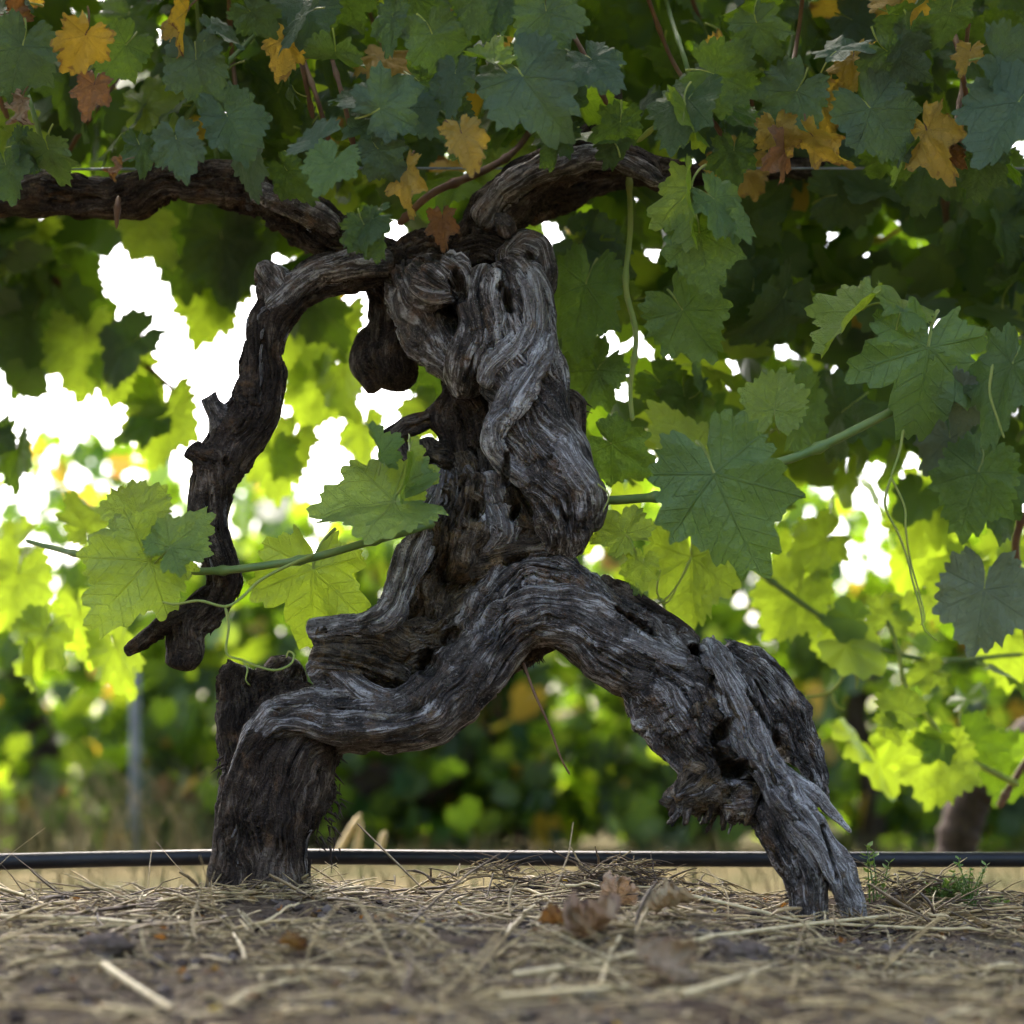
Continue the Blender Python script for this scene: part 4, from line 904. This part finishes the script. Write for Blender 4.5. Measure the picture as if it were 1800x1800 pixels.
for _ in range(26):
    x0 = R.uniform(-50, 1850); y0 = R.uniform(180, 320); dx = R.gauss(0, 120); yy = R.uniform(2.02, 2.4)
    cane([(x0, y0, yy, 4.5), (x0 + dx * 0.3, y0 - 90, yy - 0.02, 4.5), (x0 + dx * 0.7, y0 - 190, yy + 0.03, 4), (x0 + dx, y0 - 320, yy, 4)], R.choice([M_BROWNCANE, M_BROWNCANE, M_CANE]))
def tendril(pts, r=2.4, mat=M_TEND):
    return tube_obj('tendril', [(a, b, y, r * (1 - 0.5 * i / len(pts))) for i, (a, b, y) in enumerate(pts)], mat, vine, 6, 0.0025, lumpy=0.12)
tendril([(552, 975, 2.095), (500, 997, 2.08), (455, 1022, 2.07), (425, 1050, 2.06), (396, 1066, 2.05), (350, 1056, 2.05), (310, 1062, 2.05), (285, 1058, 2.06)], 3.4)
tendril([(396, 1066, 2.05), (402, 1100, 2.05), (398, 1148, 2.05), (425, 1160, 2.05), (455, 1172, 2.05), (485, 1178, 2.05), (510, 1168, 2.05), (517, 1152, 2.055), (508, 1145, 2.06), (503, 1156, 2.06)], 2.8)
tendril([(425, 1160, 2.05), (435, 1175, 2.05), (432, 1195, 2.05), (440, 1205, 2.055)], 1.8)
tendril([(1590, 738, 2.07), (1582, 790, 2.07), (1566, 838, 2.06)], 3.2)
tendril([(1566, 838, 2.06), (1556, 888, 2.06), (1580, 940, 2.06), (1596, 985, 2.06), (1604, 1020, 2.06), (1618, 1070, 2.06), (1625, 1105, 2.06), (1650, 1128, 2.06)], 2.6)
tendril([(1566, 838, 2.06), (1590, 890, 2.06), (1592, 930, 2.06), (1600, 985, 2.065), (1615, 1040, 2.065), (1625, 1085, 2.06), (1617, 1100, 2.06)], 2.2)
tendril([(1215, 980, 2.2), (1190, 1030, 2.2), (1160, 1060, 2.2), (1130, 1058, 2.2), (1112, 1046, 2.2)], 2.4)
tendril([(1160, 1000, 2.2), (1155, 1040, 2.2), (1170, 1060, 2.2), (1190, 1035, 2.2)], 2.2)
tendril([(1460, 1090, 2.6), (1485, 1130, 2.6), (1485, 1180, 2.6), (1460, 1215, 2.6), (1410, 1228, 2.6)], 4)
tendril([(1480, 1150, 2.6), (1505, 1185, 2.6), (1505, 1212, 2.6)], 4)
tendril([(1460, 1215, 2.6), (1470, 1240, 2.6), (1485, 1248, 2.6)], 4)
tendril([(1745, 640, 2.0), (1740, 690, 2.0), (1755, 740, 2.0), (1765, 770, 2.0)], 3)
tendril([(1785, 600, 2.03), (1788, 640, 2.03), (1795, 680, 2.03), (1800, 690, 2.03)], 3)
tendril([(1050, 850, 2.08), (1070, 870, 2.08), (1060, 900, 2.08)], 2)
tendril([(920, 1165, 2.12), (940, 1220, 2.1), (965, 1275, 2.1), (985, 1330, 2.1), (1002, 1362, 2.1)], 3, M_BROWNCANE)

# ------------------------------------------------------------------ bark shreds (dangling fibres on the trunk's edges)
def shreds(parent, spec):
    Vs, Fs, RN = [], [], []; off = 0
    for (x, y, d, a, l) in spec:
        p0 = P(x, y, Y0 + d / 100); l *= MPP(Y0)
        s = np.linspace(0, 1, 5)
        dirv = np.array([math.cos(a), R.uniform(-.4, .4), math.sin(a)])
        bend = np.array([R.uniform(-.4, .4), R.uniform(-.3, .3), -R.uniform(0, .6)])
        c = p0 + l * (s[:, None] * dirv + (s ** 2)[:, None] * bend)
        tv, tf = tube_arrays(c, (0.0014 * R.uniform(0.5, 1.3)) * (1 - 0.8 * s), 4)
        Vs.append(tv); Fs.append(tf + off); off += len(tv)
    V = np.vstack(Vs) - np.array(parent.matrix_world.translation)
    return tag(obj('bark_fibre', make_mesh('bark_fibre', V, [np.vstack(Fs)], [M_DARKBARK]), parent), kind='stuff')
sp = []
for _ in range(80): sp.append((R.uniform(545, 600), R.uniform(1290, 1520), R.uniform(-1, 1), R.uniform(-1.8, -0.2), R.uniform(8, 22)))
for _ in range(50): sp.append((R.uniform(385, 405), R.uniform(1250, 1560), R.uniform(-1, 1), R.uniform(3.4, 4.6), R.uniform(6, 14)))
for _ in range(40):
    f = R.random(); sp.append((845 + 120 * f, 1212 - 72 * f + R.uniform(-4, 4), -0.5, R.uniform(-2.4, -0.7), R.uniform(6, 16)))
for _ in range(30):
    f = R.random(); sp.append((1020 + 185 * f, 1135 + 165 * f, R.uniform(-3, 0), R.uniform(-2.9, -1.2), R.uniform(6, 18)))
for _ in range(40): sp.append((R.uniform(985, 1030), R.uniform(690, 880), R.uniform(-3, -1), R.uniform(-1.8, 0.3), R.uniform(8, 24)))
shreds(vine, sp)

# ------------------------------------------------------------------ drip pipe
pp = tube_obj('irrigation_pipe', [(-500, 1522, 2.30, 14), (-100, 1517, 2.30, 14), (200, 1510, 2.31, 13.5), (480, 1506, 2.32, 13.2), (800, 1508, 2.32, 13), (1100, 1510, 2.32, 13), (1500, 1511, 2.32, 13), (1800, 1511, 2.32, 13), (2300, 1512, 2.32, 13)], M_PIPE, None, 24, 0.02, lumpy=0.0)
tag(pp, 'black plastic irrigation pipe running low behind the vine feet', 'pipe')

# ------------------------------------------------------------------ litter: straw, crumbs
def straw_mesh(name, n, region, lmin, lmax, rad, lift, mat, seed, flatten=0.25, dens=None):
    r_ = np.random.default_rng(seed)
    Vs, Fs, RN = [], [], []; off = 0
    x0, x1, y0, y1 = region
    XS, YS = r_.uniform(x0, x1, n), r_.uniform(y0, y1, n); ZS = ground_z(XS, YS)
    BARE = noise(XS * 9, YS * 9, XS * 0 + 0.5, 33) < -0.12
    for k in range(n):
        x, y, z = XS[k], YS[k], ZS[k]
        if BARE[k] and r_.random() < 0.8: continue
        L = r_.uniform(lmin, lmax) * r_.uniform(0.35, 1); a = r_.uniform(0, 2 * math.pi)
        el = abs(r_.normal(0, flatten if r_.random() < 0.85 else 0.4))
        s = np.linspace(-0.5, 0.5, 4)
        d = np.array([math.cos(a), math.sin(a)]); pr = np.array([-d[1], d[0]])
        bend = r_.normal(0, 0.28)
        cx = x + L * (s * d[0] + bend * (s ** 2 - .12) * pr[0]); cy = y + L * (s * d[1] + bend * (s ** 2 - .12) * pr[1])
        rr = min(rad * math.exp(r_.normal(0, 0.5)), 0.0021)
        cz = z + rr + r_.uniform(0, lift) + L * math.sin(el) * (s + 0.5) - abs(r_.normal(0, 0.12)) * L * (s ** 2) * 1.0
        c = np.stack([cx, cy, cz], 1)
        tv, tf = tube_arrays(c, rr * np.array([0.7, 1, 1, 0.6]), 3)
        Vs.append(tv); Fs.append(tf + off); off += len(tv); RN.append(np.full(len(tv), r_.beta(1.5, 1.2)))
    return make_mesh(name, np.vstack(Vs), [np.vstack(Fs)], [mat], attrs={'rnd': np.concatenate(RN)})
tag(obj('straw_litter', straw_mesh('straw_litter', 8500, (-0.75, 0.75, 1.3, 2.30), 0.02, 0.12, 0.00072, 0.007, M_STRAW, 1, 0.09)), 'dry straw and chaff strewn over the bare soil under the vine', 'straw', kind='stuff')
tag(obj('chaff', straw_mesh('chaff', 13000, (-0.72, 0.72, 1.6, 2.30), 0.005, 0.028, 0.0005, 0.006, M_STRAW, 2, 0.2)), 'fine broken chaff covering the soil around the vine feet', 'chaff', kind='stuff')
tag(obj('loose_straw', straw_mesh('loose_straw', 380, (-0.5, 0.5, 1.35, 2.12), 0.04, 0.16, 0.0011, 0.006, M_STRAW, 9, 0.06)), 'thicker pale straws scattered over the foreground soil', 'straw', kind='stuff')
tag(obj('foot_litter', straw_mesh('foot_litter', 300, (-0.37, -0.15, 2.03, 2.15), 0.015, 0.06, 0.0007, 0.008, M_STRAW, 21, 0.16)), 'straw banked against the base of the bark foot', 'straw', kind='stuff')
tag(obj('foot_litter', straw_mesh('foot_litter', 260, (0.24, 0.41, 2.01, 2.12), 0.015, 0.06, 0.0007, 0.016, M_STRAW, 22, 0.3)), 'straw banked against the base of the split foot', 'straw', kind='stuff')
def crumbs(n, seed):
    r_ = np.random.default_rng(seed)
    bv = np.array([[0,0,1],[1,0,0],[0,1,0],[-1,0,0],[0,-1,0],[0,0,-1],[.6,.6,.5],[-.6,.6,.5],[-.6,-.6,.5],[.6,-.6,.5]], float)
    bf = np.array([[0,9,6],[0,6,7],[0,7,8],[0,8,9],[6,9,1],[6,1,2],[6,2,7],[7,2,3],[7,3,8],[8,3,4],[8,4,9],[9,4,1],[5,2,1],[5,3,2],[5,4,3],[5,1,4]])
    Vs, Fs, RN = [], [], []
    xs = r_.uniform(-0.72, 0.72, n); ys = r_.uniform(1.3, 2.34, n); zs = ground_z(xs, ys)
    for i in range(n):
        s = 0.0012 + 0.008 * r_.random() ** 5
        v = bv * (1 + r_.normal(0, 0.22, (10, 1))) * s * np.array([1, 1, 0.7])
        Vs.append(v + [xs[i], ys[i], zs[i] + 0.2 * s]); Fs.append(bf + 10 * i); RN.append(np.full(10, r_.random()))
    return make_mesh('soil_crumbs', np.vstack(Vs), [np.vstack(Fs)], [M_CLOD], attrs={'rnd': np.concatenate(RN)}, smooth=False)
tag(obj('soil_crumbs', crumbs(5000, 4)), 'small crumbs of dry brown soil between the straw', 'soil', kind='stuff')

# ------------------------------------------------------------------ background rows of vines
def far_leaf(x, y, z, size):
    return world_leaf(x, y, z, size, 45, R.gauss(0, 0.9))
CR = {'green': 9, 'fresh': 7, 'lime': 3.4, 'teal': 5, 'yellow': 1.0, 'rust': 0.35}
def bg_vine(x, y, trunk, n, top, spread, label, low=0.0, na=16):
    n = int(n * 3.4)
    g = float(ground_z(x, y))
    v = thing('grapevine', (x, y, g), label, 'grapevine', 'vines of the row behind')
    for pts in trunk:
        w = np.array(pts, float)
        s = catmull(w, 26)
        u = np.linspace(0, 1, 26)
        rad = s[:, 3] * (1 + 0.15 * noise(u * 9 + x * 7, u * 0, u * 0, 31))
        tv, tf = tube_arrays(s[:, :3], np.maximum(rad, 0.003), 12)
        obj('trunk' if pts is trunk[0] else 'branch', make_mesh('trunk', tv, [tf], [M_DARKBARK]), v)
    it = []
    for _ in range(n):
        dx = R.uniform(-spread, spread); dy = R.gauss(0, 0.17)
        z = low + (top - low) * R.betavariate(0.85, 1.15)
        z += 0.06 * math.sin(dx * 9 + x * 5)
        it.append((far_leaf(x + dx, y + dy, g + z, R.uniform(0.032, 0.056)), R.choice([0, 1, 2, 3, 4, 5]), R.choices(list(CR), list(CR.values()))[0]))
    tag(obj('foliage', foliage_mesh('foliage', it, na, 1, np.array((x, y, g))), v), kind='stuff')
    return v
Y2 = 4.75
k2 = MPP(Y2)
def T2(*pts): return [tuple(p) for p in pts]
bg_vine(-1.05, Y2, [T2((0, 0, -.02, .04), (.02, 0, .2, .035), (-.05, 0, .4, .03), (.0, 0, .55, .02))], 420, 0.86, 0.55, 'blurred vine far left in the row behind, beside a steel stake')
bg_vine(-0.38, Y2, [T2((-.02, -.1, -.02, .045), (0.0, -.1, .08, .045), (.10, -.1, .15, .04), (.2, -.1, .13, .035), (.30, -.1, .22, .02), (.36, -.1, .3, .015))], 440, 0.80, 0.45, 'blurred vine with arched dark trunk seen beneath the gnarled vine')
bg_vine(0.05, Y2 + .1, [T2((-.02, -.1, -.02, .03), (-.04, -.1, .12, .025), (-.12, -.1, .22, .02), (-.14, -.1, .34, .015))], 440, 0.80, 0.45, 'blurred vine with thin crooked trunk framed between the two feet')
bg_vine(0.76, Y2, [T2((0, -.15, -.02, .035), (0.01, -.15, .15, .03), (-.02, -.15, .3, .025), (.03, -.15, .5, .02))], 460, 0.84, 0.5, 'blurred vine with straight dark trunk just right of the split foot')
bg_vine(1.45, Y2, [T2((0, 0, -.02, .04), (.02, 0, .2, .035), (-.05, 0, .4, .03), (.0, 0, .55, .02))], 420, 0.88, 0.5, 'blurred vine at the right end of the row behind')
# nearer vine between the rows at the right
nv = thing('grapevine', tuple(P(1690, 1490, 3.3)), 'dark leaning vine trunk behind the bright leaves on the right', 'grapevine')
for nm, pts in (('trunk', [(1675, 1520, 3.3, 36), (1690, 1450, 3.3, 36), (1715, 1390, 3.3, 37), (1760, 1340, 3.3, 40), (1840, 1280, 3.3, 40), (1920, 1150, 3.3, 36), (1960, 950, 3.3, 30)]),):
    tube_obj(nm, pts, M_DARKBARK, nv, 16, 0.012, lumpy=0.3)
it = []
for _ in range(60):
    q = rand_leaf(1600, 2100, 700, 1150, 3.0, 3.6, 0.045, 0.065, CL, False)
    it.append((leaf_matrix(*q[:7]), min(q[7], 5), q[8]))
tag(obj('foliage', foliage_mesh('foliage', it, 40, 2, np.array(nv.matrix_world.translation)), nv), kind='stuff')
# far rows and unseen rows added to block low light: leafy masses with trunks
def vine_mass(name, y, x0, x1, n, low, top, label, na=18, sc=1.0):
    it = []
    for _ in range(n):
        x = R.uniform(x0, x1); z = low + (top - low) * R.betavariate(1.1, 1.2) + 0.05 * math.sin(x * 6 + y) + 0.04 * math.sin(x * 17 + y)
        it.append((far_leaf(x, y + R.gauss(0, 0.18), z, sc * R.uniform(0.035, 0.06)), R.choice([0, 1, 2, 3, 4, 5]), R.choices(list(CR), list(CR.values()))[0]))
    tag(obj(name, foliage_mesh(name, it, na, 1, np.zeros(3))), label, 'vines', kind='stuff')
vine_mass('far_vines', 7.3, -3.2, 3.2, 4200, 0.0, 0.86, 'out-of-focus mass of vine leaves in the rows beyond the blurred row')
vine_mass('farthest_vines', 10.2, -4.2, 4.2, 4200, 0.0, 0.92, 'pale out-of-focus vine leaves of the last rows against the sky')
vine_mass('unseen_shade_vines', -0.9, -6, 6, 6400, 0.1, 2.0, 'unseen vine leaves behind the camera, added to block low front light', 12, 1.5)  # out of view behind the camera, raised to block low front light
vine_mass('side_shade_vines', 2.45, -5, -1.35, 2600, 0.1, 1.3, 'unseen vine leaves to the left, added to block side light', 12, 1.5)  # leaves out of view, added to block light from the alley ends
vine_mass('side_shade_vines', 2.45, 1.35, 5, 2600, 0.1, 1.3, 'unseen vine leaves to the right, added to block side light', 12, 1.5)
# stakes
def stake(x, Y, ytop, ybot, w, label):
    tag(tube_obj('steel_stake', [(x, ybot + 12, Y, w), (x, (ytop + ybot) / 2, Y, w), (x + 2, ytop, Y, w)], M_STEEL, None, 10, 0.05, lumpy=0), label, 'stake')
stake(237, 4.3, 1150, 1500, 9, 'grey steel stake standing in the blurred row left of the bark foot')
stake(296, 4.9, 770, 1500, 7, 'thin steel stake reaching above the blurred row, beside the dangling arm')
# trellis wire
tag(tube_obj('trellis_wire', [(-600, 300, 2.24, 2.2), (300, 297, 2.24, 2.2), (480, 296, 2.24, 2.2), (1200, 296, 2.24, 2.2), (2400, 296, 2.24, 2.2)], M_WIRE, None, 6, 0.1, lumpy=0), 'thin grey trellis wire stretched along the cordon', 'wire')

# dry grass between the rows
def grass_mesh(n, region, hmin, hmax, w, seed, dens=None):
    r_ = np.random.default_rng(seed); Vs, Fs, RN = [], [], []; off = 0
    XS, YS = r_.uniform(region[0], region[1], n), r_.uniform(region[2], region[3], n); ZS = ground_z(XS, YS)
    for k in range(n):
        x, y, z = XS[k], YS[k], ZS[k]; h = r_.uniform(hmin, hmax); a = r_.uniform(0, 6.28); le = r_.uniform(0.05, 0.7) * h
        s = np.linspace(0, 1, 4)
        c = np.stack([x + le * s ** 2 * math.cos(a), y + le * s ** 2 * math.sin(a), z - 0.005 + h * s * (1 - .2 * s)], 1)
        tv, tf = tube_arrays(c, w * (1 - 0.75 * s) * r_.uniform(.6, 1.3), 3)
        Vs.append(tv); Fs.append(tf + off); off += len(tv); RN.append(np.full(len(tv), r_.random()))
    return make_mesh('dry_grass', np.vstack(Vs), [np.vstack(Fs)], [M_GRASS], attrs={'rnd': np.concatenate(RN)})
tag(obj('dry_grass', grass_mesh(2600, (-2.2, 2.2, 2.7, 5.2), 0.02, 0.09, 0.0016, 5)), 'short dry grass covering the alley between the vine rows', 'grass', kind='stuff')
tag(obj('tall_grass', grass_mesh(700, (-1.6, -0.55, 3.6, 4.5), 0.08, 0.26, 0.0016, 6)), 'tall thin grass at the left edge in front of the blurred row', 'grass', kind='stuff')

# ------------------------------------------------------------------ things lying and growing on the ground
def on_ground(px, py):
    a = P(px, py, 1.0); b = P(px, py, 3.0)
    t_ = np.linspace(0, 1, 400)[:, None]; q = a + (b - a) * t_
    k = np.nonzero(q[:, 2] < ground_z(q[:, 0], q[:, 1]))[0]
    return q[k[0]].copy() if len(k) else P(px, py, 2.2)
def long_straw(pts, r, label):
    w = []
    for px, py in pts:
        p = on_ground(px, py); p[2] += 0.009; w.append(p)
    w = np.array(w); n = 30; s_ = catmull(w, n)
    s_[:, 2] = np.maximum(s_[:, 2], ground_z(s_[:, 0], s_[:, 1]) + 0.007)
    tv, tf = tube_arrays(s_, np.full(n, r * 1.25) * (1 - 0.3 * np.linspace(0, 1, n)), 7)
    o = obj('straw', make_mesh('straw', tv - w[0], [tf], [M_PALE])); o.location = w[0]
    return tag(o, label, 'straw', 'long straws lying on the soil')
M_PALE = plain('pale_straw', (0.66, 0.53, 0.29), (0.52, 0.40, 0.20), 60, 0.5, 0.35)
long_straw([(900, 1735), (1050, 1710), (1220, 1672), (1400, 1645), (1610, 1622)], 0.0019, 'longest pale straw curving past the front of the split foot')
long_straw([(1200, 1588), (1290, 1608), (1380, 1630), (1450, 1642)], 0.0016, 'yellow straw ending at the foot of the split leg')
long_straw([(1440, 1640), (1560, 1646), (1760, 1655)], 0.0014, 'thin straw running from the split foot toward the weeds')
long_straw([(985, 1573), (1060, 1574), (1145, 1576)], 0.0013, 'short yellow straw lying below the twig heap')
long_straw([(445, 1650), (480, 1630), (525, 1605)], 0.0012, 'thin straw slanting in front of the bark foot')
long_straw([(0, 1628), (80, 1630), (160, 1632), (240, 1640)], 0.0016, 'grey straw lying behind the soil clod')
long_straw([(180, 1715), (230, 1750), (300, 1795)], 0.0022, 'thick blurred straw slanting below the soil clod')
long_straw([(880, 1775), (1000, 1765), (1100, 1758)], 0.0022, 'blurred straw beside the pinkish dry leaf')
long_straw([(1200, 1770), (1280, 1745), (1365, 1715)], 0.0022, 'broken pale straw right of the pinkish dry leaf')
long_straw([(1055, 1755), (1070, 1705), (1090, 1665)], 0.0016, 'upright slanting straw crossing the longest straw')
long_straw([(890, 1660), (915, 1630), (940, 1608)], 0.0014, 'short pale straw standing across the litter')
long_straw([(400, 1790), (430, 1770), (490, 1750), (540, 1740)], 0.0018, 'curved blurred straw in front of the orange leaf')
long_straw([(410, 1660), (425, 1685), (430, 1705)], 0.0012, 'small upright straw between the clod and the orange leaf')
def ground_leaf(px, py, size, var, col, rz, tilt, label, dz=0.006):
    p = on_ground(px, py); p[2] += dz + 0.006
    o = obj('fallen_leaf', hero_mesh(var, col, 0.35)); o.location = p
    o.rotation_euler = (math.radians(tilt), math.radians(R.uniform(-15, 15)), math.radians(rz)); o.scale = (size * 1.4,) * 3
    return tag(o, label, 'leaf', 'fallen dry leaves')
ground_leaf(1085, 1612, 0.030, 9, 'dry', 160, 60, 'curled straw-coloured leaf standing upright among the litter', 0.012)
ground_leaf(1165, 1628, 0.032, 10, 'dry', 250, 20, 'pale tan crumpled leaf lying beside the upright curled leaf', 0.010)
ground_leaf(1030, 1672, 0.045, 10, 'dry', 200, 25, 'brown arched dry leaf beside the longest straw', 0.010)
ground_leaf(1165, 1745, 0.036, 9, 'dry', 20, 50, 'pinkish cupped dry leaf in the blurred foreground', 0.012)
ground_leaf(520, 1692, 0.018, 10, 'rust', 60, 20, 'small orange leaf scrap on bare soil', 0.006)
ground_leaf(985, 1650, 0.022, 10, 'rust', 60, 10, 'orange brown leaf scrap beside the arched leaf', 0.006)
M_CLODBIG = plain('dry_clod', (0.155, 0.120, 0.095), (0.095, 0.072, 0.056), 70, 0.97, 0.02)
def clod(px, py, r, label, sd):
    p = on_ground(px, py)
    n1, n2 = 40, 60
    u = np.linspace(0.02, math.pi - 0.02, n1)[:, None]; v = np.linspace(0, 2 * math.pi, n2, endpoint=False)[None]
    d = np.stack([np.sin(u) * np.cos(v), np.sin(u) * np.sin(v), np.cos(u) * np.ones_like(v)], -1).reshape(-1, 3)
    rr = 1 + 0.5 * noise(d[:, 0] * 1.8 + sd, d[:, 1] * 1.6, d[:, 2] * 1.6, 80) + 0.26 * noise(d[:, 0] * 5 + sd, d[:, 1] * 5, d[:, 2] * 5, 81) + 0.12 * noise(d[:, 0] * 14 + sd, d[:, 1] * 14, d[:, 2] * 14, 82)
    V = d * rr[:, None] * r * np.array([1.25, 1, 0.75])
    i = np.arange(n1 - 1)[:, None] * n2; j = np.arange(n2)[None]; j2 = (j + 1) % n2
    F = np.stack([i + j, i + n2 + j, i + n2 + j2, i + j2], -1).reshape(-1, 4)
    o = obj('soil_clod', make_mesh('soil_clod', V, [F], [M_CLODBIG])); o.location = p + np.array([0, 0, r * 0.05])
    return tag(o, label, 'clod', 'clods of dry soil')
clod(185, 1675, 0.020, 'largest grey-brown clod of dry soil left of the orange leaf', 1)
clod(300, 1640, 0.012, 'dark crumbly clod beside the largest clod', 5)
clod(505, 1600, 0.010, 'small clod in front of the bark foot', 9)
clod(1300, 1690, 0.022, 'flat clod of bare soil below the split foot', 13)
clod(900, 1610, 0.010, 'dark clod among litter between the feet', 17)
# heap of twigs and roots between the feet
def heap(px, py, n, label):
    p = on_ground(px, py); e = thing('twig_heap', tuple(p), label, 'twigs')
    Vs, Fs, RN = [], [], []; off = 0
    for k in range(n):
        x, y = R.gauss(0, 0.04), R.gauss(0, 0.02); L = R.uniform(0.015, 0.05); a = R.uniform(0, 6.28); el = R.uniform(-0.1, 0.7)
        s_ = np.linspace(0, 1, 6)
        z = 0.022 * math.exp(-(x / 0.045) ** 2) * R.random() - 0.004
        c = np.stack([x + L * s_ * math.cos(a), y + L * s_ * math.sin(a) * 0.5, z + L * (s_ * math.sin(el) - 0.5 * s_ ** 2 * R.random())], 1)
        c += 0.0015 * np.stack([noise(s_ * 4 + k, s_ * 0, s_ * 0 + i, 90) for i in range(3)], 1)
        tv, tf = tube_arrays(c, 0.0008 * R.uniform(0.6, 1.7) * (1 - 0.5 * s_), 4)
        Vs.append(tv); Fs.append(tf + off); off += len(tv); RN.append(np.full(len(tv), R.random() * 0.7))
    tag(obj('twigs', make_mesh('twigs', np.vstack(Vs), [np.vstack(Fs)], [M_STRAW], attrs={'rnd': np.concatenate(RN)}), e), kind='stuff')
    return e
heap(1095, 1548, 260, 'low heap of fine brown twigs and roots between the two feet')
heap(860, 1545, 90, 'loose tuft of dry twigs lapping over the pipe beside the bark foot')
heap(1600, 1560, 90, 'tangle of dark dry stems beside the green weeds')
# moss-covered stick
w = np.array([on_ground(1560, 1590), on_ground(1620, 1605), on_ground(1690, 1618), on_ground(1740, 1640)]); w[:, 2] += 0.004
s_ = catmull(w, 40); u_ = np.linspace(0, 1, 40)
tv, tf = tube_arrays(s_, 0.006 * (1 + 0.3 * noise(u_ * 12, u_ * 0, u_ * 0, 95)) * np.sin(np.pi * np.clip(u_, .08, .92)) ** 0.5, 12)
tv += 0.0015 * np.stack([noise(tv[:, 0] * 220, tv[:, 1] * 220, tv[:, 2] * 220, 96 + i) for i in range(3)], 1)
M_MOSS = plain('mossy_bark', (0.11, 0.075, 0.025), (0.06, 0.045, 0.025), 90, 0.95, 0.05)
o = obj('mossy_stick', make_mesh('mossy_stick', tv - w[0], [tf], [M_MOSS])); o.location = w[0]
tag(o, 'brown mossy stick lying under the green weeds', 'stick')
# small green weeds
M_WEED = plain('weed_leaf', (0.10, 0.19, 0.045), (0.15, 0.24, 0.07), 60, 0.55, 0.35, (0.2, 0.32, 0.04))
def weed(px, py, h, n, spread, label, lf=0.006):
    p = on_ground(px, py); e = thing('weed', tuple(p), label, 'weed')
    SV, SF, LV, LF = [], [], [], []; so = lo = 0
    for k in range(n):
        a = R.uniform(0, 6.28); L = h * R.uniform(0.5, 1); s_ = np.linspace(0, 1, 8)
        ln = R.uniform(0.1, 1) * spread
        c = np.stack([R.gauss(0, spread * 0.25) + ln * s_ ** 1.5 * math.cos(a), R.gauss(0, spread * 0.2) + ln * s_ ** 1.5 * math.sin(a), -0.003 + L * s_], 1)
        tv, tf = tube_arrays(c, 0.0009 * (1 - 0.5 * s_), 4); SV.append(tv); SF.append(tf + so); so += len(tv)
        for q in range(1, 8):
            for sd in (-1, 1):
                b = a + sd * 1.3 + R.gauss(0, 0.5) + q * 1.1; l = lf * R.uniform(0.6, 1.2)
                d = np.array([math.cos(b), math.sin(b), R.uniform(0.1, 0.8)]); pr = np.array([-d[1], d[0], R.uniform(-.3, .3)])
                bp = c[q]
                v = np.array([bp, bp + l * (0.5 * d + 0.38 * pr), bp + l * d, bp + l * (0.5 * d - 0.38 * pr), bp + l * (0.5 * d + np.array([0, 0, -0.12]))])
                LV.append(v); LF.append(np.array([[0, 1, 4], [1, 2, 4], [2, 3, 4], [3, 0, 4]]) + lo); lo += 5
    obj('stem', make_mesh('stem', np.vstack(SV), [np.vstack(SF)], [M_WEED]), e)
    tag(obj('leaves', make_mesh('leaves', np.vstack(LV), [np.vstack(LF)], [M_WEED]), e), kind='stuff')
    return e
weed(1655, 1585, 0.028, 30, 0.026, 'low bushy green weed with tiny leaves above the mossy stick', 0.0055)
weed(1705, 1592, 0.055, 9, 0.016, 'taller green weed sprig beside the bushy weed', 0.006)
weed(1535, 1588, 0.060, 4, 0.010, 'slender green weed climbing beside the split foot', 0.008)
weed(1760, 1600, 0.018, 6, 0.015, 'small seedling weed right of the mossy stick', 0.005)
# upright dry stems behind the bark foot, in the alley
for px, py, h, lean, lab in ((628, 1500, 62, 6, 'cut pale stem standing behind the bark foot'), (590, 1500, 70, 45, 'leaning pale dry stem behind the bark foot'), (665, 1502, 42, 12, 'short cut pale stem standing in the alley')):
    o = tube_obj('dry_stem', [(px - 4, py + 14, 3.1, 6), (px + lean * 0.5, py - h * 0.5, 3.1, 6), (px + lean, py - h, 3.1, 5)], M_PALE, None, 8, 0.01)
    tag(o, lab, 'stem')


# crushed bits of dry leaf in the litter
it = []
for _ in range(900):
    x, y = R.uniform(-0.6, 0.6), R.uniform(1.4, 2.28)
    z = float(ground_z(np.array([x]), np.array([y]))[0]) + R.uniform(0.001, 0.007)
    M = Matrix.Translation((x, y, z)) @ Matrix.Rotation(R.uniform(0, 6.28), 4, 'Z') @ Matrix.Rotation(R.gauss(0, 0.5), 4, 'X') @ Matrix.Rotation(R.gauss(0, 0.5), 4, 'Y') @ Matrix.Scale(R.uniform(0.003, 0.011), 4)
    it.append((M, R.choice([9, 10, 8]), R.choices(['dry', 'rust', 'yellow'], [7, 2, 0.3])[0]))
tag(obj('leaf_fragments', foliage_mesh('leaf_fragments', it, 14, 2, np.zeros(3))), 'crushed brown fragments of dry leaf mixed into the litter', 'leaf litter', kind='stuff')
